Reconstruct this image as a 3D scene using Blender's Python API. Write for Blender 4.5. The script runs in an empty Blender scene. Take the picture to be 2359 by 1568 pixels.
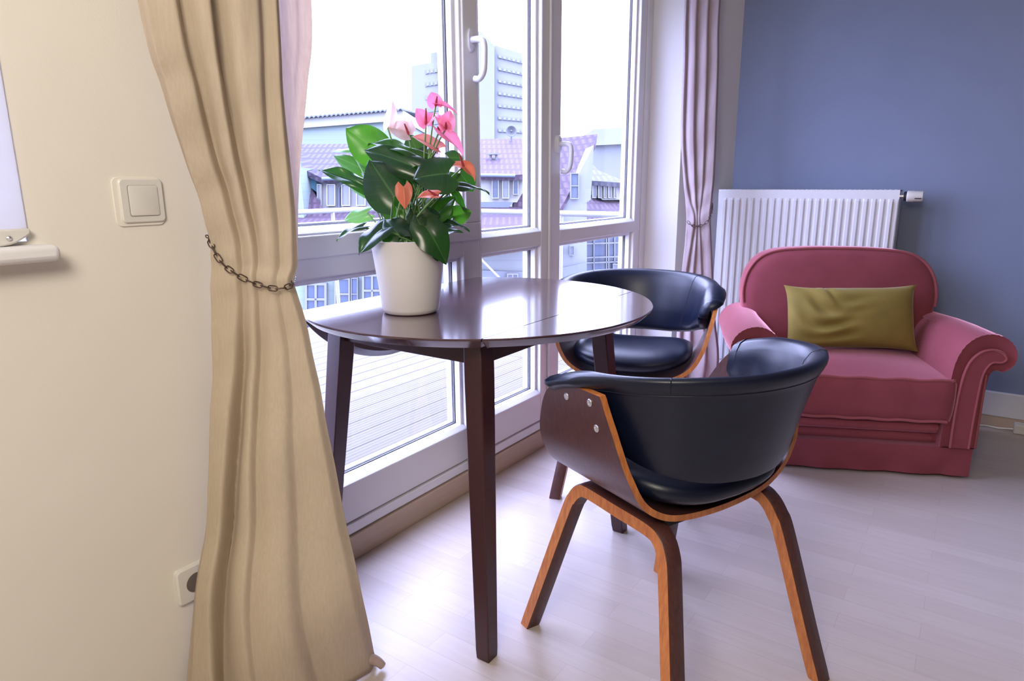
import bpy, math, random
from mathutils import Vector, Matrix
random.seed(4)
sc = bpy.context.scene
col = sc.collection
PI = math.pi

# ------------------------------------------------------------------ camera
EYE = Vector((0, 0, 1.03)); FPX = 1557.2
YAW, PIT, ROL = math.radians(34.5235), math.radians(13.2078), math.radians(-0.3123)
Fw = Vector((math.cos(YAW)*math.cos(PIT), math.sin(YAW)*math.cos(PIT), -math.sin(PIT)))
_r = Vector((math.sin(YAW), -math.cos(YAW), 0)); _u = _r.cross(Fw)
Rt = math.cos(ROL)*_r + math.sin(ROL)*_u
Up = -math.sin(ROL)*_r + math.cos(ROL)*_u
cam = bpy.data.cameras.new('camera'); co = bpy.data.objects.new('camera', cam); col.objects.link(co)
cam.sensor_width = 36; cam.sensor_fit = 'HORIZONTAL'; cam.lens = FPX/2359*36
cam.clip_start = .02; cam.clip_end = 400
co.matrix_world = Matrix(((Rt.x, Up.x, -Fw.x, EYE.x), (Rt.y, Up.y, -Fw.y, EYE.y), (Rt.z, Up.z, -Fw.z, EYE.z), (0, 0, 0, 1)))
sc.camera = co
FH = Vector((math.cos(YAW), math.sin(YAW), 0)); RH = Vector((math.sin(YAW), -math.cos(YAW), 0))

def ray(px, py): return Fw + Rt*((px-1179.5)/FPX) - Up*((py-784)/FPX)
def at(px, py, axis, val):
    d = ray(px, py); return EYE + d*((val-EYE[axis])/d[axis])
def aty(px, py, y): return at(px, py, 1, y)
def bp(px, py, D):
    d = ray(px, py); return EYE + d*(D/d.dot(FH))
def dp(px, py, dep): return EYE + ray(px, py)*dep

# ------------------------------------------------------------------ sky, lamps, exposure
SKY = 14
w = bpy.data.worlds.new('sky'); sc.world = w; w.use_nodes = True
nt = w.node_tree; nt.nodes.clear()
o_ = nt.nodes.new('ShaderNodeOutputWorld'); bg = nt.nodes.new('ShaderNodeBackground')
tc = nt.nodes.new('ShaderNodeTexCoord'); sx = nt.nodes.new('ShaderNodeSeparateXYZ')
mr = nt.nodes.new('ShaderNodeMapRange'); mr.inputs[1].default_value = -.12; mr.inputs[2].default_value = 1
mr.inputs[3].default_value = SKY*.62; mr.inputs[4].default_value = SKY*1.9
nt.links.new(tc.outputs['Generated'], sx.inputs[0]); nt.links.new(sx.outputs[2], mr.inputs[0])
nt.links.new(mr.outputs[0], bg.inputs[1]); bg.inputs[0].default_value = (.56, .60, 1, 1)
nt.links.new(bg.outputs[0], o_.inputs[0])

def lamp(name, kind, loc, energy, color, size=.3, rot=None, portal=False, sy=None):
    l = bpy.data.lights.new(name, kind); l.energy = energy; l.color = color
    if kind == 'AREA':
        l.size = size
        if sy: l.shape = 'RECTANGLE'; l.size_y = sy
        l.cycles.is_portal = portal
    else: l.shadow_soft_size = size
    o = bpy.data.objects.new(name, l); o.location = loc
    if rot: o.rotation_euler = rot
    col.objects.link(o); return o
lamp('ceiling_lamp', 'POINT', (-.50, .10, 1.72), 86, (1, .91, .77), .32)
lamp('window_portal', 'AREA', (1.98, 1.47, 1.05), 1, (1, 1, 1), 2.3, (-PI/2, 0, 0), True, 1.95)
sc.view_settings.view_transform = 'Standard'; sc.view_settings.look = 'None'
sc.view_settings.exposure = 0; sc.view_settings.gamma = 1; sc.view_settings.use_curve_mapping = False
cy = sc.cycles
cy.max_bounces = 8; cy.diffuse_bounces = 4; cy.glossy_bounces = 3; cy.transparent_max_bounces = 12; cy.transmission_bounces = 4
cy.sample_clamp_indirect = 6; cy.use_denoising = True; cy.caustics_reflective = False; cy.caustics_refractive = False
cy.use_adaptive_sampling = True; cy.adaptive_threshold = .02

# ------------------------------------------------------------------ mesh helper
class MB:
    def __init__(s): s.v = []; s.f = []; s.m = []; s.uv = {}
    def add(s, vs, fs, mi=0):
        b = len(s.v); s.v += [tuple(v) for v in vs]; s.f += [tuple(b+i for i in f) for f in fs]
        s.m += [mi]*len(fs); return b
    def box(s, a, b, mi=0):
        x0, y0, z0 = a; x1, y1, z1 = b
        s.add([(x0,y0,z0),(x1,y0,z0),(x1,y1,z0),(x0,y1,z0),(x0,y0,z1),(x1,y0,z1),(x1,y1,z1),(x0,y1,z1)],
              [(0,3,2,1),(4,5,6,7),(0,1,5,4),(1,2,6,5),(2,3,7,6),(3,0,4,7)], mi); return s
    def hexa(s, lo, hi, mi=0):        # lower and upper rings of equal length
        n = len(lo)
        s.add(list(lo)+list(hi), [tuple(range(n-1,-1,-1)), tuple(range(n,2*n))]+[(i,(i+1)%n,n+(i+1)%n,n+i) for i in range(n)], mi); return s
    def prism(s, poly, vec, mi=0):
        vec = Vector(vec); return s.hexa([Vector(p) for p in poly], [Vector(p)+vec for p in poly], mi)
    def loft(s, rings, closed=True, caps=True, mi=0, mfun=None):
        n = len(rings[0]); k = len(rings); vs = [p for r in rings for p in r]; b = len(s.v)
        s.v += [tuple(v) for v in vs]
        m = n if closed else n-1
        for i in range(k-1):
            for j in range(m):
                s.f.append((b+i*n+j, b+i*n+(j+1)%n, b+(i+1)*n+(j+1)%n, b+(i+1)*n+j)); s.m.append(mfun(i,j) if mfun else mi)
        if caps and closed:
            s.f.append(tuple(b+j for j in range(n-1,-1,-1))); s.m.append(mi)
            s.f.append(tuple(b+(k-1)*n+j for j in range(n))); s.m.append(mi)
        return s
    def tube(s, pts, r, n=8, closed=False, mi=0):
        pts = [Vector(p) for p in pts]; k = len(pts); rings = []
        ref = Vector((0,0,1))
        prev = None
        for i, p in enumerate(pts):
            a = pts[(i-1) % k] if (closed or i) else p; c = pts[(i+1) % k] if (closed or i < k-1) else p
            t = (c-a).normalized()
            if prev is None:
                q = t.cross(ref)
                if q.length < .1: q = t.cross(Vector((1,0,0)))
            else: q = prev - t*prev.dot(t)
            q.normalize(); prev = q; e = t.cross(q)
            rr = r[i] if isinstance(r, (list, tuple)) else r
            rings.append([p + (q*math.cos(2*PI*j/n)+e*math.sin(2*PI*j/n))*rr for j in range(n)])
        if closed: rings.append(rings[0]); return s.loft(rings, True, False, mi)
        return s.loft(rings, True, True, mi)
    def lathe(s, prof, c=(0,0,0), n=40, mi=0):
        c = Vector(c)
        return s.loft([[c+Vector((r*math.cos(2*PI*j/n), r*math.sin(2*PI*j/n), z)) for j in range(n)] for r, z in prof], True, True, mi)
    def grid(s, P, mi=0, uv=False):
        R = len(P); N = len(P[0]); b = len(s.v)
        s.v += [tuple(p) for r in P for p in r]
        for i in range(R-1):
            for j in range(N-1):
                s.f.append((b+i*N+j, b+i*N+j+1, b+(i+1)*N+j+1, b+(i+1)*N+j)); s.m.append(mi)
        if uv:
            for i in range(R):
                for j in range(N): s.uv[b+i*N+j] = (j/(N-1), i/(R-1))
        return s

def obj(name, mb, mats, parent=None, base=None, bevel=0, ang=35, solid=0, sub=0, seg=2, soff=0):
    """base: world location of the parent's Empty, so that world coordinates can be used for the mesh"""
    b = Vector(base) if base is not None else Vector((0,0,0))
    me = bpy.data.meshes.new(name)
    me.from_pydata([tuple(Vector(v)-b) for v in mb.v], [], mb.f)
    for m in (mats if isinstance(mats, (list, tuple)) else [mats]): me.materials.append(m)
    me.polygons.foreach_set('material_index', mb.m)
    if mb.uv:
        l = me.uv_layers.new(name='uv')
        for lp in me.loops: l.data[lp.index].uv = mb.uv.get(lp.vertex_index, (0,0))
    me.update()
    import bmesh
    bm = bmesh.new(); bm.from_mesh(me); bmesh.ops.recalc_face_normals(bm, faces=bm.faces); bm.to_mesh(me); bm.free()
    me.shade_smooth(); me.set_sharp_from_angle(angle=math.radians(ang))
    o = bpy.data.objects.new(name, me); col.objects.link(o)
    if parent: o.parent = parent
    if solid:
        m = o.modifiers.new('t', 'SOLIDIFY'); m.thickness = solid; m.offset = soff
    if sub:
        m = o.modifiers.new('s', 'SUBSURF'); m.levels = sub; m.render_levels = sub
    if bevel:
        m = o.modifiers.new('b', 'BEVEL'); m.width = bevel; m.segments = seg; m.limit_method = 'ANGLE'; m.angle_limit = math.radians(40)
        m.harden_normals = False
    return o
def tag(o, label, cat, group=None, kind=None):
    o['label'] = label; o['category'] = cat
    if group: o['group'] = group
    if kind: o['kind'] = kind
    return o
def empty(name, loc, rz=0):
    o = bpy.data.objects.new(name, None); o.empty_display_size = .1; o.location = loc; o.rotation_euler = (0,0,rz); col.objects.link(o); return o
def thing(name, label, cat, loc, rz=0, group=None): return tag(empty(name, loc, rz), label, cat, group)
def struct(o, label=None, cat=None):
    o['kind'] = 'structure'
    if label: o['label'] = label
    if cat: o['category'] = cat
    return o
def copy_tree(o, parent=None):
    c = o.copy(); col.objects.link(c)
    if parent: c.parent = parent
    for ch in [x for x in bpy.data.objects if x.parent == o]: copy_tree(ch, c)
    return c
def sm(a, b, x):
    t = max(0, min(1, (x-a)/(b-a))); return t*t*(3-2*t)
def interp(xs, ys, x):
    if x <= xs[0]: return ys[0]
    for i in range(len(xs)-1):
        if x <= xs[i+1]:
            t = (x-xs[i])/(xs[i+1]-xs[i]); return ys[i]*(1-t)+ys[i+1]*t
    return ys[-1]
def cat(xs, ys, x):       # smooth interpolation
    n = len(xs)
    if x <= xs[0]: return ys[0]
    if x >= xs[-1]: return ys[-1]
    for i in range(n-1):
        if x <= xs[i+1]:
            h = xs[i+1]-xs[i]; t = (x-xs[i])/h
            m0 = (ys[i+1]-ys[max(i-1,0)])/(xs[i+1]-xs[max(i-1,0)])*h
            m1 = (ys[min(i+2,n-1)]-ys[i])/(xs[min(i+2,n-1)]-xs[i])*h
            t2, t3 = t*t, t*t*t
            return (2*t3-3*t2+1)*ys[i]+(t3-2*t2+t)*m0+(-2*t3+3*t2)*ys[i+1]+(t3-t2)*m1

# ------------------------------------------------------------------ materials
def mat(name, c, rough=.5, spec=.5, c2=None, nscale=8, stretch=None, bump=0, bscale=60, sheen=0, sheenc=None, coat=0, metal=0, transl=0, detail=4, rotz=0, coord='Object', coatr=.1):
    m = bpy.data.materials.new(name); m.use_nodes = True; t = m.node_tree; b = t.nodes['Principled BSDF']
    b.inputs['Base Color'].default_value = (*c, 1); b.inputs['Roughness'].default_value = rough
    b.inputs['Specular IOR Level'].default_value = spec; b.inputs['Metallic'].default_value = metal
    b.inputs['Coat Weight'].default_value = coat; b.inputs['Coat Roughness'].default_value = coatr
    if sheen:
        b.inputs['Sheen Weight'].default_value = sheen; b.inputs['Sheen Roughness'].default_value = .35
        b.inputs['Sheen Tint'].default_value = (*(sheenc or (1,1,1)), 1)
    tcn = t.nodes.new('ShaderNodeTexCoord'); mp = t.nodes.new('ShaderNodeMapping')
    t.links.new(tcn.outputs[coord], mp.inputs[0]); mp.inputs['Rotation'].default_value = (0,0,rotz)
    if stretch: mp.inputs['Scale'].default_value = stretch
    if c2:
        n = t.nodes.new('ShaderNodeTexNoise'); n.inputs['Scale'].default_value = nscale; n.inputs['Detail'].default_value = detail
        t.links.new(mp.outputs[0], n.inputs[0])
        mx = t.nodes.new('ShaderNodeMix'); mx.data_type = 'RGBA'; mx.inputs[6].default_value = (*c,1); mx.inputs[7].default_value = (*c2,1)
        rp = t.nodes.new('ShaderNodeMapRange'); rp.inputs[1].default_value = .3; rp.inputs[2].default_value = .7
        t.links.new(n.outputs[0], rp.inputs[0]); t.links.new(rp.outputs[0], mx.inputs[0]); t.links.new(mx.outputs[2], b.inputs['Base Color'])
    if bump:
        n2 = t.nodes.new('ShaderNodeTexNoise'); n2.inputs['Scale'].default_value = bscale; n2.inputs['Detail'].default_value = 3
        t.links.new(tcn.outputs[coord], n2.inputs[0])
        bu = t.nodes.new('ShaderNodeBump'); bu.inputs['Strength'].default_value = bump; bu.inputs['Distance'].default_value = .002
        t.links.new(n2.outputs[0], bu.inputs['Height']); t.links.new(bu.outputs[0], b.inputs['Normal'])
    if transl:
        tr = t.nodes.new('ShaderNodeBsdfTranslucent'); ad = t.nodes.new('ShaderNodeMixShader'); ad.inputs[0].default_value = transl
        tr.inputs[0].default_value = (*c,1)
        if c2: t.links.new(mx.outputs[2], tr.inputs[0])
        t.links.new(b.outputs[0], ad.inputs[1]); t.links.new(tr.outputs[0], ad.inputs[2])
        t.links.new(ad.outputs[0], t.nodes['Material Output'].inputs[0])
    return m
class N:      # small node helper on an existing material
    def __init__(s, m): s.t = m.node_tree; s.b = s.t.nodes['Principled BSDF']
    def new(s, k, **kw):
        n = s.t.nodes.new('ShaderNode'+k)
        for a, v in kw.items():
            if isinstance(a, str) and a.startswith('i') and a[1:].isdigit(): n.inputs[int(a[1:])].default_value = v
            else: setattr(n, a, v)
        return n
    def ln(s, a, b): s.t.links.new(a, b)
    def math(s, op, a, b=None):
        n = s.new('Math', operation=op)
        for i, x in enumerate((a, b)):
            if x is None: continue
            if isinstance(x, (int, float)): n.inputs[i].default_value = x
            else: s.ln(x, n.inputs[i])
        return n.outputs[0]
    def mix(s, f, a, b):
        n = s.new('Mix', data_type='RGBA')
        for i, x in ((0, f), (6, a), (7, b)):
            if isinstance(x, (tuple, float, int)): n.inputs[i].default_value = (*x, 1) if isinstance(x, tuple) else x
            else: s.ln(x, n.inputs[i])
        return n.outputs[2]

M = {}
M['cream'] = mat('cream_paint', (.82,.785,.715), .85, .2, (.80,.765,.69), 3, bump=.12, bscale=180)
M['dim'] = mat('bounce_cutting_dark', (.20,.175,.16), .85, .2, (.18,.155,.14), 3)  # unseen rear walls, colour made dark to lower the bounce light
M['white_wall'] = mat('white_paint', (.78,.77,.78), .8, .2, bump=.08, bscale=180)
M['accent'] = mat('grey_blue_paint', (.215,.255,.365), .75, .25, (.20,.24,.35), 4, bump=.15, bscale=220)
M['ceiling'] = mat('ceiling_paint', (.62,.61,.60), .9, .1, bump=.05, bscale=90)
M['frame'] = mat('window_white_lacquer', (.77,.76,.77), .38, .45, (.74,.73,.74), 5)
M['bead'] = mat('glazing_bead_white', (.82,.82,.84), .35, .4, (.8,.8,.82), 9)
M['gap'] = mat('dark_seal', (.06,.06,.07), .7, .2, (.09,.09,.1), 9)
M['seal'] = mat('grey_seal', (.26,.26,.28), .6, .2, (.22,.22,.24), 9)
M['plate_gap'] = mat('shadow_gap', (.33,.31,.28), .7, .2, (.30,.28,.25), 9)
M['handle'] = mat('white_handle', (.72,.72,.78), .3, .5, (.7,.7,.76), 9)
M['beige'] = mat('beige_wood_trim', (.52,.40,.30), .5, .4, (.47,.36,.27), 6, (1,30,30))
M['white_plastic'] = mat('white_plastic', (.74,.72,.68), .35, .5, (.72,.70,.66), 9)
M['dark_hole'] = mat('dark_plastic', (.17,.15,.125), .6, .3, (.14,.125,.10), 9)
M['pot'] = mat('white_ceramic', (.83,.81,.81), .42, .4, (.81,.79,.79), 6)
M['soil'] = mat('potting_soil', (.05,.035,.025), .95, .1, (.09,.06,.04), 60, bump=1, bscale=90)
M['leather'] = mat('black_faux_leather', (.004,.0068,.022), .36, .42, (.0052,.0085,.026), 30, bump=.07, bscale=420)
M['walnut'] = mat('walnut_veneer', (.060,.021,.020), .36, .5, (.105,.038,.030), 7, (30,30,2.2))
M['ply'] = mat('plywood_edge', (.62,.235,.065), .42, .4, (.42,.13,.04), 9, (14,14,3))
M['espresso'] = mat('espresso_wood', (.040,.011,.014), .3, .55, (.052,.016,.018), 6, (3,40,40))
M['top'] = mat('espresso_table_top', (.050,.018,.026), .17, .8, (.062,.024,.032), 6, (2,45,45), coat=1, coatr=.12)
M['support'] = mat('black_bar', (.015,.014,.015), .6, .3, (.02,.02,.02), 8)
M['screw'] = mat('steel_screw', (.75,.75,.76), .28, .5, (.7,.7,.71), 40, metal=1)
M['velvet'] = mat('pink_velvet', (.27,.066,.084), .85, .1, (.235,.056,.073), 9, sheen=1, sheenc=(1,.5,.58), bump=.25, bscale=260)
M['velvet_fold'] = mat('pink_velvet_piping', (.33,.09,.105), .85, .1, (.29,.08,.095), 9, sheen=1, sheenc=(1,.6,.66))
M['olive'] = mat('olive_velvet', (.25,.185,.045), .75, .15, (.20,.15,.036), 9, sheen=.6, sheenc=(1,.95,.75), bump=.2, bscale=260)
M['radiator'] = mat('radiator_white', (.66,.655,.67), .35, .5, (.64,.635,.65), 4)
M['black'] = mat('black_plastic', (.015,.015,.02), .45, .4, (.02,.02,.025), 9)
M['chain'] = mat('bronze_chain', (.075,.05,.04), .42, .5, (.11,.075,.06), 90, metal=.6)
M['linen_trim'] = None
M['stem'] = mat('green_stem', (.13,.26,.06), .45, .4, (.20,.34,.10), 30, transl=.2)
M['spadix'] = mat('spadix_red', (.45,.06,.10), .5, .4, (.35,.05,.08), 60)
M['bld_white'] = mat('render_white', (0.135,0.138,0.135), .9, .1, (0.122,0.133,0.145), .6)
M['bld_grey'] = mat('render_pale_grey', (0.107,0.117,0.131), .9, .1, (0.100,0.110,0.125), .6)
M['bld_far'] = mat('render_far_hazed', (0.165,0.172,0.175), .9, .1, (0.143,0.151,0.156), .1)  # distance haze is put into this paler colour
M['bld_glass'] = mat('blue_window_glass', (0.028,0.043,0.080), .15, .5, (0.035,0.050,0.090), 1.5)
M['bld_pane'] = mat('pale_window_glass', (0.050,0.065,0.095), .15, .5, (0.060,0.075,0.105), 1.5)
M['pale_pane'] = mat('pale_glazing', (.11,.12,.13), .2, .5, (.10,.11,.12), 1.5)  # pale reflection is put into the base colour of the panes
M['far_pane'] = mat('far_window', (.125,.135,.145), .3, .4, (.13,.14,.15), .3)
M['far_band'] = mat('far_band', (.145,.15,.155), .9, .1, (.14,.145,.15), .3)  # tower bands and windows paled, haze put into their colour
M['fascia'] = mat('shade_lifted_white', (.25,.25,.235), .8, .2, (.24,.24,.225), 1)  # white brightened to offset eave shade on fascia and dormer walls
M['turq'] = mat('turquoise_render', (0.050,0.117,0.150), .85, .1, (0.048,0.110,0.145), 2)
M['rail'] = mat('white_steel_tube', (0.211,0.211,0.217), .4, .4, (0.198,0.198,0.205), 9)
M['ground'] = mat('courtyard_paving', (0.080,0.080,0.080), .9, .1, (0.070,0.070,0.070), .5)
M['gutter'] = mat('zinc_gutter', (0.080,0.095,0.120), .5, .4, (0.070,0.085,0.110), 2)

# linen: weave of fine threads
def linen(name, c, c2, tr):
    m = mat(name, c, .9, .1, c2, 14, (18,18,1.6), transl=tr); n = N(m)
    tc_ = n.new('TexCoord'); a = n.new('TexNoise', i2=38.); a.inputs['Detail'].default_value = 2
    mp = n.new('Mapping'); mp.inputs['Scale'].default_value = (1.5,1.5,26); n.ln(tc_.outputs['Object'], mp.inputs[0]); n.ln(mp.outputs[0], a.inputs[0])
    w1 = n.new('TexWave', bands_direction='Z'); w1.inputs['Scale'].default_value = 170; w1.inputs['Distortion'].default_value = 1.5; n.ln(tc_.outputs['Object'], w1.inputs[0])
    h = n.math('ADD', a.outputs[0], n.math('MULTIPLY', w1.outputs[1], .25))
    bu = n.new('Bump'); bu.inputs['Strength'].default_value = .18; bu.inputs['Distance'].default_value = .0015
    n.ln(h, bu.inputs['Height']); n.ln(bu.outputs[0], n.b.inputs['Normal']); return m
M['linen'] = linen('beige_linen', (.64,.54,.415), (.585,.49,.37), .22)
M['linen_far'] = linen('shaded_linen', (.44,.355,.365), (.40,.32,.33), .18)  # same beige linen, darkened: the corner's shade is in the colour
M['linen_thin'] = linen('thin_linen', (.60,.47,.42), (.53,.41,.36), .27)
M['blind'] = mat('white_blind_fabric', (.80,.80,.82), .9, .1, (.78,.78,.80), 30, transl=.5)

# floor: pale laminate, strips along Y
def floor_mat():
    m = mat('pale_laminate', (.56,.47,.41), .33, .42); n = N(m); b = n.b
    tc_ = n.new('TexCoord'); mp = n.new('Mapping'); mp.inputs['Rotation'].default_value = (0,0,PI/2); n.ln(tc_.outputs['Object'], mp.inputs[0])
    br = n.new('TexBrick', offset=.37, squash=1); n.ln(mp.outputs[0], br.inputs[0])
    br.inputs['Color1'].default_value = (.585,.515,.475,1); br.inputs['Color2'].default_value = (.525,.455,.415,1); br.inputs['Mortar'].default_value = (.48,.41,.37,1)
    br.inputs['Scale'].default_value = 1; br.inputs['Mortar Size'].default_value = .0009; br.inputs['Brick Width'].default_value = .46; br.inputs['Row Height'].default_value = .066
    no = n.new('TexNoise'); no.inputs['Scale'].default_value = 5; no.inputs['Detail'].default_value = 5
    m2 = n.new('Mapping'); m2.inputs['Scale'].default_value = (14,1.1,1); n.ln(tc_.outputs['Object'], m2.inputs[0]); n.ln(m2.outputs[0], no.inputs[0])
    f = n.new('MapRange', i1=.35, i2=.75, i3=0., i4=.4); n.ln(no.outputs[0], f.inputs[0])
    n.ln(n.mix(f.outputs[0], br.outputs[0], (.46,.385,.345)), b.inputs['Base Color']); return m
M['floor'] = floor_mat()
# deck boards along X with grooves
def deck_mat():
    m = mat('grooved_deck_wood', (.2,.2,.2), .85, .15); n = N(m)
    tc_ = n.new('TexCoord'); s = n.new('SeparateXYZ'); n.ln(tc_.outputs['Object'], s.inputs[0])
    y = s.outputs[1]
    g = n.math('MODULO', n.math('ADD', y, 20.), .026); gl = n.math('LESS_THAN', g, .0055)
    near = n.math('LESS_THAN', n.math('MODULO', n.math('ADD', y, 20.37), 1.7), 1.02)
    gl = n.math('MULTIPLY', gl, near)
    b_ = n.math('LESS_THAN', n.math('MODULO', n.math('ADD', y, 20.), .13), .008)
    x = n.math('LESS_THAN', n.math('MODULO', n.math('ADD', s.outputs[0], 20.45), 2.2), .008)
    d = n.math('MAXIMUM', n.math('MULTIPLY', gl, .55), n.math('MAXIMUM', b_, n.math('MULTIPLY', x, .8)))
    no = n.new('TexNoise'); no.inputs['Scale'].default_value = 3.; mp = n.new('Mapping'); mp.inputs['Scale'].default_value = (1,12,1)
    n.ln(tc_.outputs['Object'], mp.inputs[0]); n.ln(mp.outputs[0], no.inputs[0])
    c = n.mix(no.outputs[0], (.080,.073,.059), (.102,.094,.077)); n.ln(n.mix(d, c, (.026,.024,.023)), n.b.inputs['Base Color']); return m
M['deck'] = deck_mat()
# clay roof tiles: rows and courses, in a frame turned towards the street
def tile_mat(name, c1, c2, u=6.5, v=6.0):
    m = mat(name, c1, .8, .2); n = N(m)
    tc_ = n.new('TexCoord'); mp = n.new('Mapping'); mp.inputs['Rotation'].default_value = (0,0,PI/2-YAW); n.ln(tc_.outputs['Object'], mp.inputs[0])
    s = n.new('SeparateXYZ'); n.ln(mp.outputs[0], s.inputs[0])
    zz = n.math('MULTIPLY', s.outputs[2], v); row = n.math('FLOOR', zz)
    uu = n.math('ADD', n.math('MULTIPLY', s.outputs[0], u), n.math('MULTIPLY', row, .18))
    a = n.math('ADD', n.math('MULTIPLY', n.math('SINE', n.math('MULTIPLY', uu, 2*PI)), .5), .5)
    fr = n.math('FRACT', zz); e = n.math('LESS_THAN', fr, .25)
    h = n.math('MAXIMUM', n.math('MULTIPLY', a, .8), e)
    n.ln(n.mix(h, c1, c2), n.b.inputs['Base Color'])
    bu = n.new('Bump'); bu.inputs['Strength'].default_value = .6; bu.inputs['Distance'].default_value = .05; bu.invert = True
    n.ln(h, bu.inputs['Height']); n.ln(bu.outputs[0], n.b.inputs['Normal']); return m
M['tile_red'] = tile_mat('red_clay_tiles', (.060,.041,.056), (.036,.024,.036))
M['tile_dark'] = tile_mat('mauve_clay_tiles', (.046,.038,.052), (.020,.017,.027))
M['tile_grey'] = tile_mat('grey_roof_tiles', (.055,.056,.068), (.038,.039,.048), 5, 5)
def siding(name, c, c2, k):
    m = mat(name, c, .85, .1); n = N(m); tc_ = n.new('TexCoord'); s = n.new('SeparateXYZ'); n.ln(tc_.outputs['Object'], s.inputs[0])
    l = n.math('LESS_THAN', n.math('FRACT', n.math('MULTIPLY', s.outputs[2], k)), .12); n.ln(n.mix(l, c, c2), n.b.inputs['Base Color']); return m
M['siding'] = siding('pale_blue_boards', (.15,.185,.175), (.135,.17,.165), 5)
M['siding_white'] = siding('white_boards', (.13,.14,.14), (.117,.127,.13), 4)
# glass: clear sheet with a fresnel reflection
def glass_mat():
    m = bpy.data.materials.new('clear_glass'); m.use_nodes = True; t = m.node_tree; t.nodes.clear()
    out = t.nodes.new('ShaderNodeOutputMaterial'); mx = t.nodes.new('ShaderNodeMixShader'); lw = t.nodes.new('ShaderNodeLayerWeight'); lw.inputs[0].default_value = .5
    pw = t.nodes.new('ShaderNodeMath'); pw.operation = 'POWER'; pw.inputs[1].default_value = 5; t.links.new(lw.outputs['Facing'], pw.inputs[0])
    fr = t.nodes.new('ShaderNodeMapRange'); fr.inputs[3].default_value = .02; fr.inputs[4].default_value = .6; t.links.new(pw.outputs[0], fr.inputs[0])
    tr = t.nodes.new('ShaderNodeBsdfTransparent'); tr.inputs[0].default_value = (.97,.98,.98,1)
    gl = t.nodes.new('ShaderNodeBsdfGlossy'); gl.inputs['Roughness'].default_value = .02
    t.links.new(fr.outputs[0], mx.inputs[0]); t.links.new(tr.outputs[0], mx.inputs[1]); t.links.new(gl.outputs[0], mx.inputs[2]); t.links.new(mx.outputs[0], out.inputs[0]); return m
M['glass'] = glass_mat()
# leaves and spathes: uv x across, y along; pale midrib and side veins
def leaf_mat(name, c, c2, vein, tcol, tr, rough=.28):
    m = mat(name, c, rough, .55); n = N(m); uv = n.new('UVMap'); s = n.new('SeparateXYZ'); n.ln(uv.outputs[0], s.inputs[0])
    ax = n.math('ABSOLUTE', n.math('SUBTRACT', s.outputs[0], .5)); mid = n.math('LESS_THAN', ax, .022)
    sv = n.math('LESS_THAN', n.math('FRACT', n.math('MULTIPLY', n.math('SUBTRACT', s.outputs[1], n.math('MULTIPLY', ax, .55)), 7.)), .07)
    f = n.math('MAXIMUM', mid, n.math('MULTIPLY', sv, .35))
    oi = n.new('ObjectInfo'); base = n.mix(oi.outputs['Random'], c, c2); n.ln(n.mix(n.math('MULTIPLY', f, .6), base, vein), n.b.inputs['Base Color'])
    t = n.t; trn = t.nodes.new('ShaderNodeBsdfTranslucent'); trn.inputs[0].default_value = (*tcol,1); mx = t.nodes.new('ShaderNodeMixShader'); mx.inputs[0].default_value = tr
    t.links.new(n.b.outputs[0], mx.inputs[1]); t.links.new(trn.outputs[0], mx.inputs[2]); t.links.new(mx.outputs[0], t.nodes['Material Output'].inputs[0]); return m
M['leaf'] = leaf_mat('anthurium_leaf', (.006,.026,.016), (.012,.045,.016), (.07,.17,.05), (.05,.22,.012), .26, .22)
M['leaf_mid'] = leaf_mat('backlit_leaf', (.022,.085,.016), (.030,.10,.018), (.12,.26,.06), (.08,.30,.014), .36, .28)  # lighter copy of the leaf, backlight put into its green
M['leaf_young'] = leaf_mat('young_leaf', (.12,.30,.10), (.16,.36,.12), (.3,.5,.2), (.2,.5,.1), .35)
M['spathe'] = leaf_mat('pink_spathe', (.75,.20,.33), (.80,.26,.40), (.85,.30,.40), (.95,.25,.42), .4, .4)
M['spathe_green'] = leaf_mat('green_pink_spathe', (.62,.22,.20), (.66,.22,.24), (.40,.28,.10), (.88,.27,.24), .3, .4)
M['spathe_orange'] = leaf_mat('orange_spathe', (.62,.14,.075), (.55,.15,.09), (.65,.25,.1), (.85,.2,.08), .3, .4)
M['spathe_pale'] = leaf_mat('pale_spathe', (.62,.46,.45), (.60,.42,.42), (.7,.55,.5), (.8,.6,.55), .45, .4)

# ================================================================== SETTING
W = 1.344; L = 3.42; H = 2.5
KW = .93; WL = W*KW; FX0, FX1 = .84, 3.10        # the glazed front from the curtain to the right
b = MB().box((-2.2,-3.2,-.12),(L+.15,W+.02,0)); struct(obj('floor', b, M['floor']), 'pale beige laminate floor with narrow strips', 'floor')
b = MB().box((-2.2,-3.2,H),(L+.15,W+.3,H+.1)); struct(obj('ceiling', b, M['ceiling']), 'white ceiling above the room', 'ceiling')
# cream wall with the small window opening (x -.55 .. .493, z .935 ..2.0)
def near(b):         # parts of the cream wall: its face stands WL from the eye instead of W
    b.v = [tuple(EYE+(Vector(v)-EYE)*KW) for v in b.v]; return b
def nearp(p): return EYE+(Vector(p)-EYE)*KW
b = MB(); y0, y1 = WL, W+.10; wz0, wz1 = nearp((0,0,.935)).z, nearp((0,0,2.05)).z; wx0, wx1 = -.6*KW, .493*KW
for a, c in (((-2.2,0),(wx0,H)), ((wx0,0),(wx1,wz0)), ((wx0,wz1),(wx1,H)), ((wx1,0),(FX0,H))): b.box((a[0],y0,a[1]),(c[0],y1,c[1]))
struct(obj('wall_left', b, M['cream']), 'cream painted wall left of the curtain with a light switch', 'wall')
b = MB().box((FX0,W-.09,2.03),(FX1+.02,W+.078,H)); struct(obj('wall_front', b, M['white_wall']), 'white wall strip above the glazed balcony front', 'wall')
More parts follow.
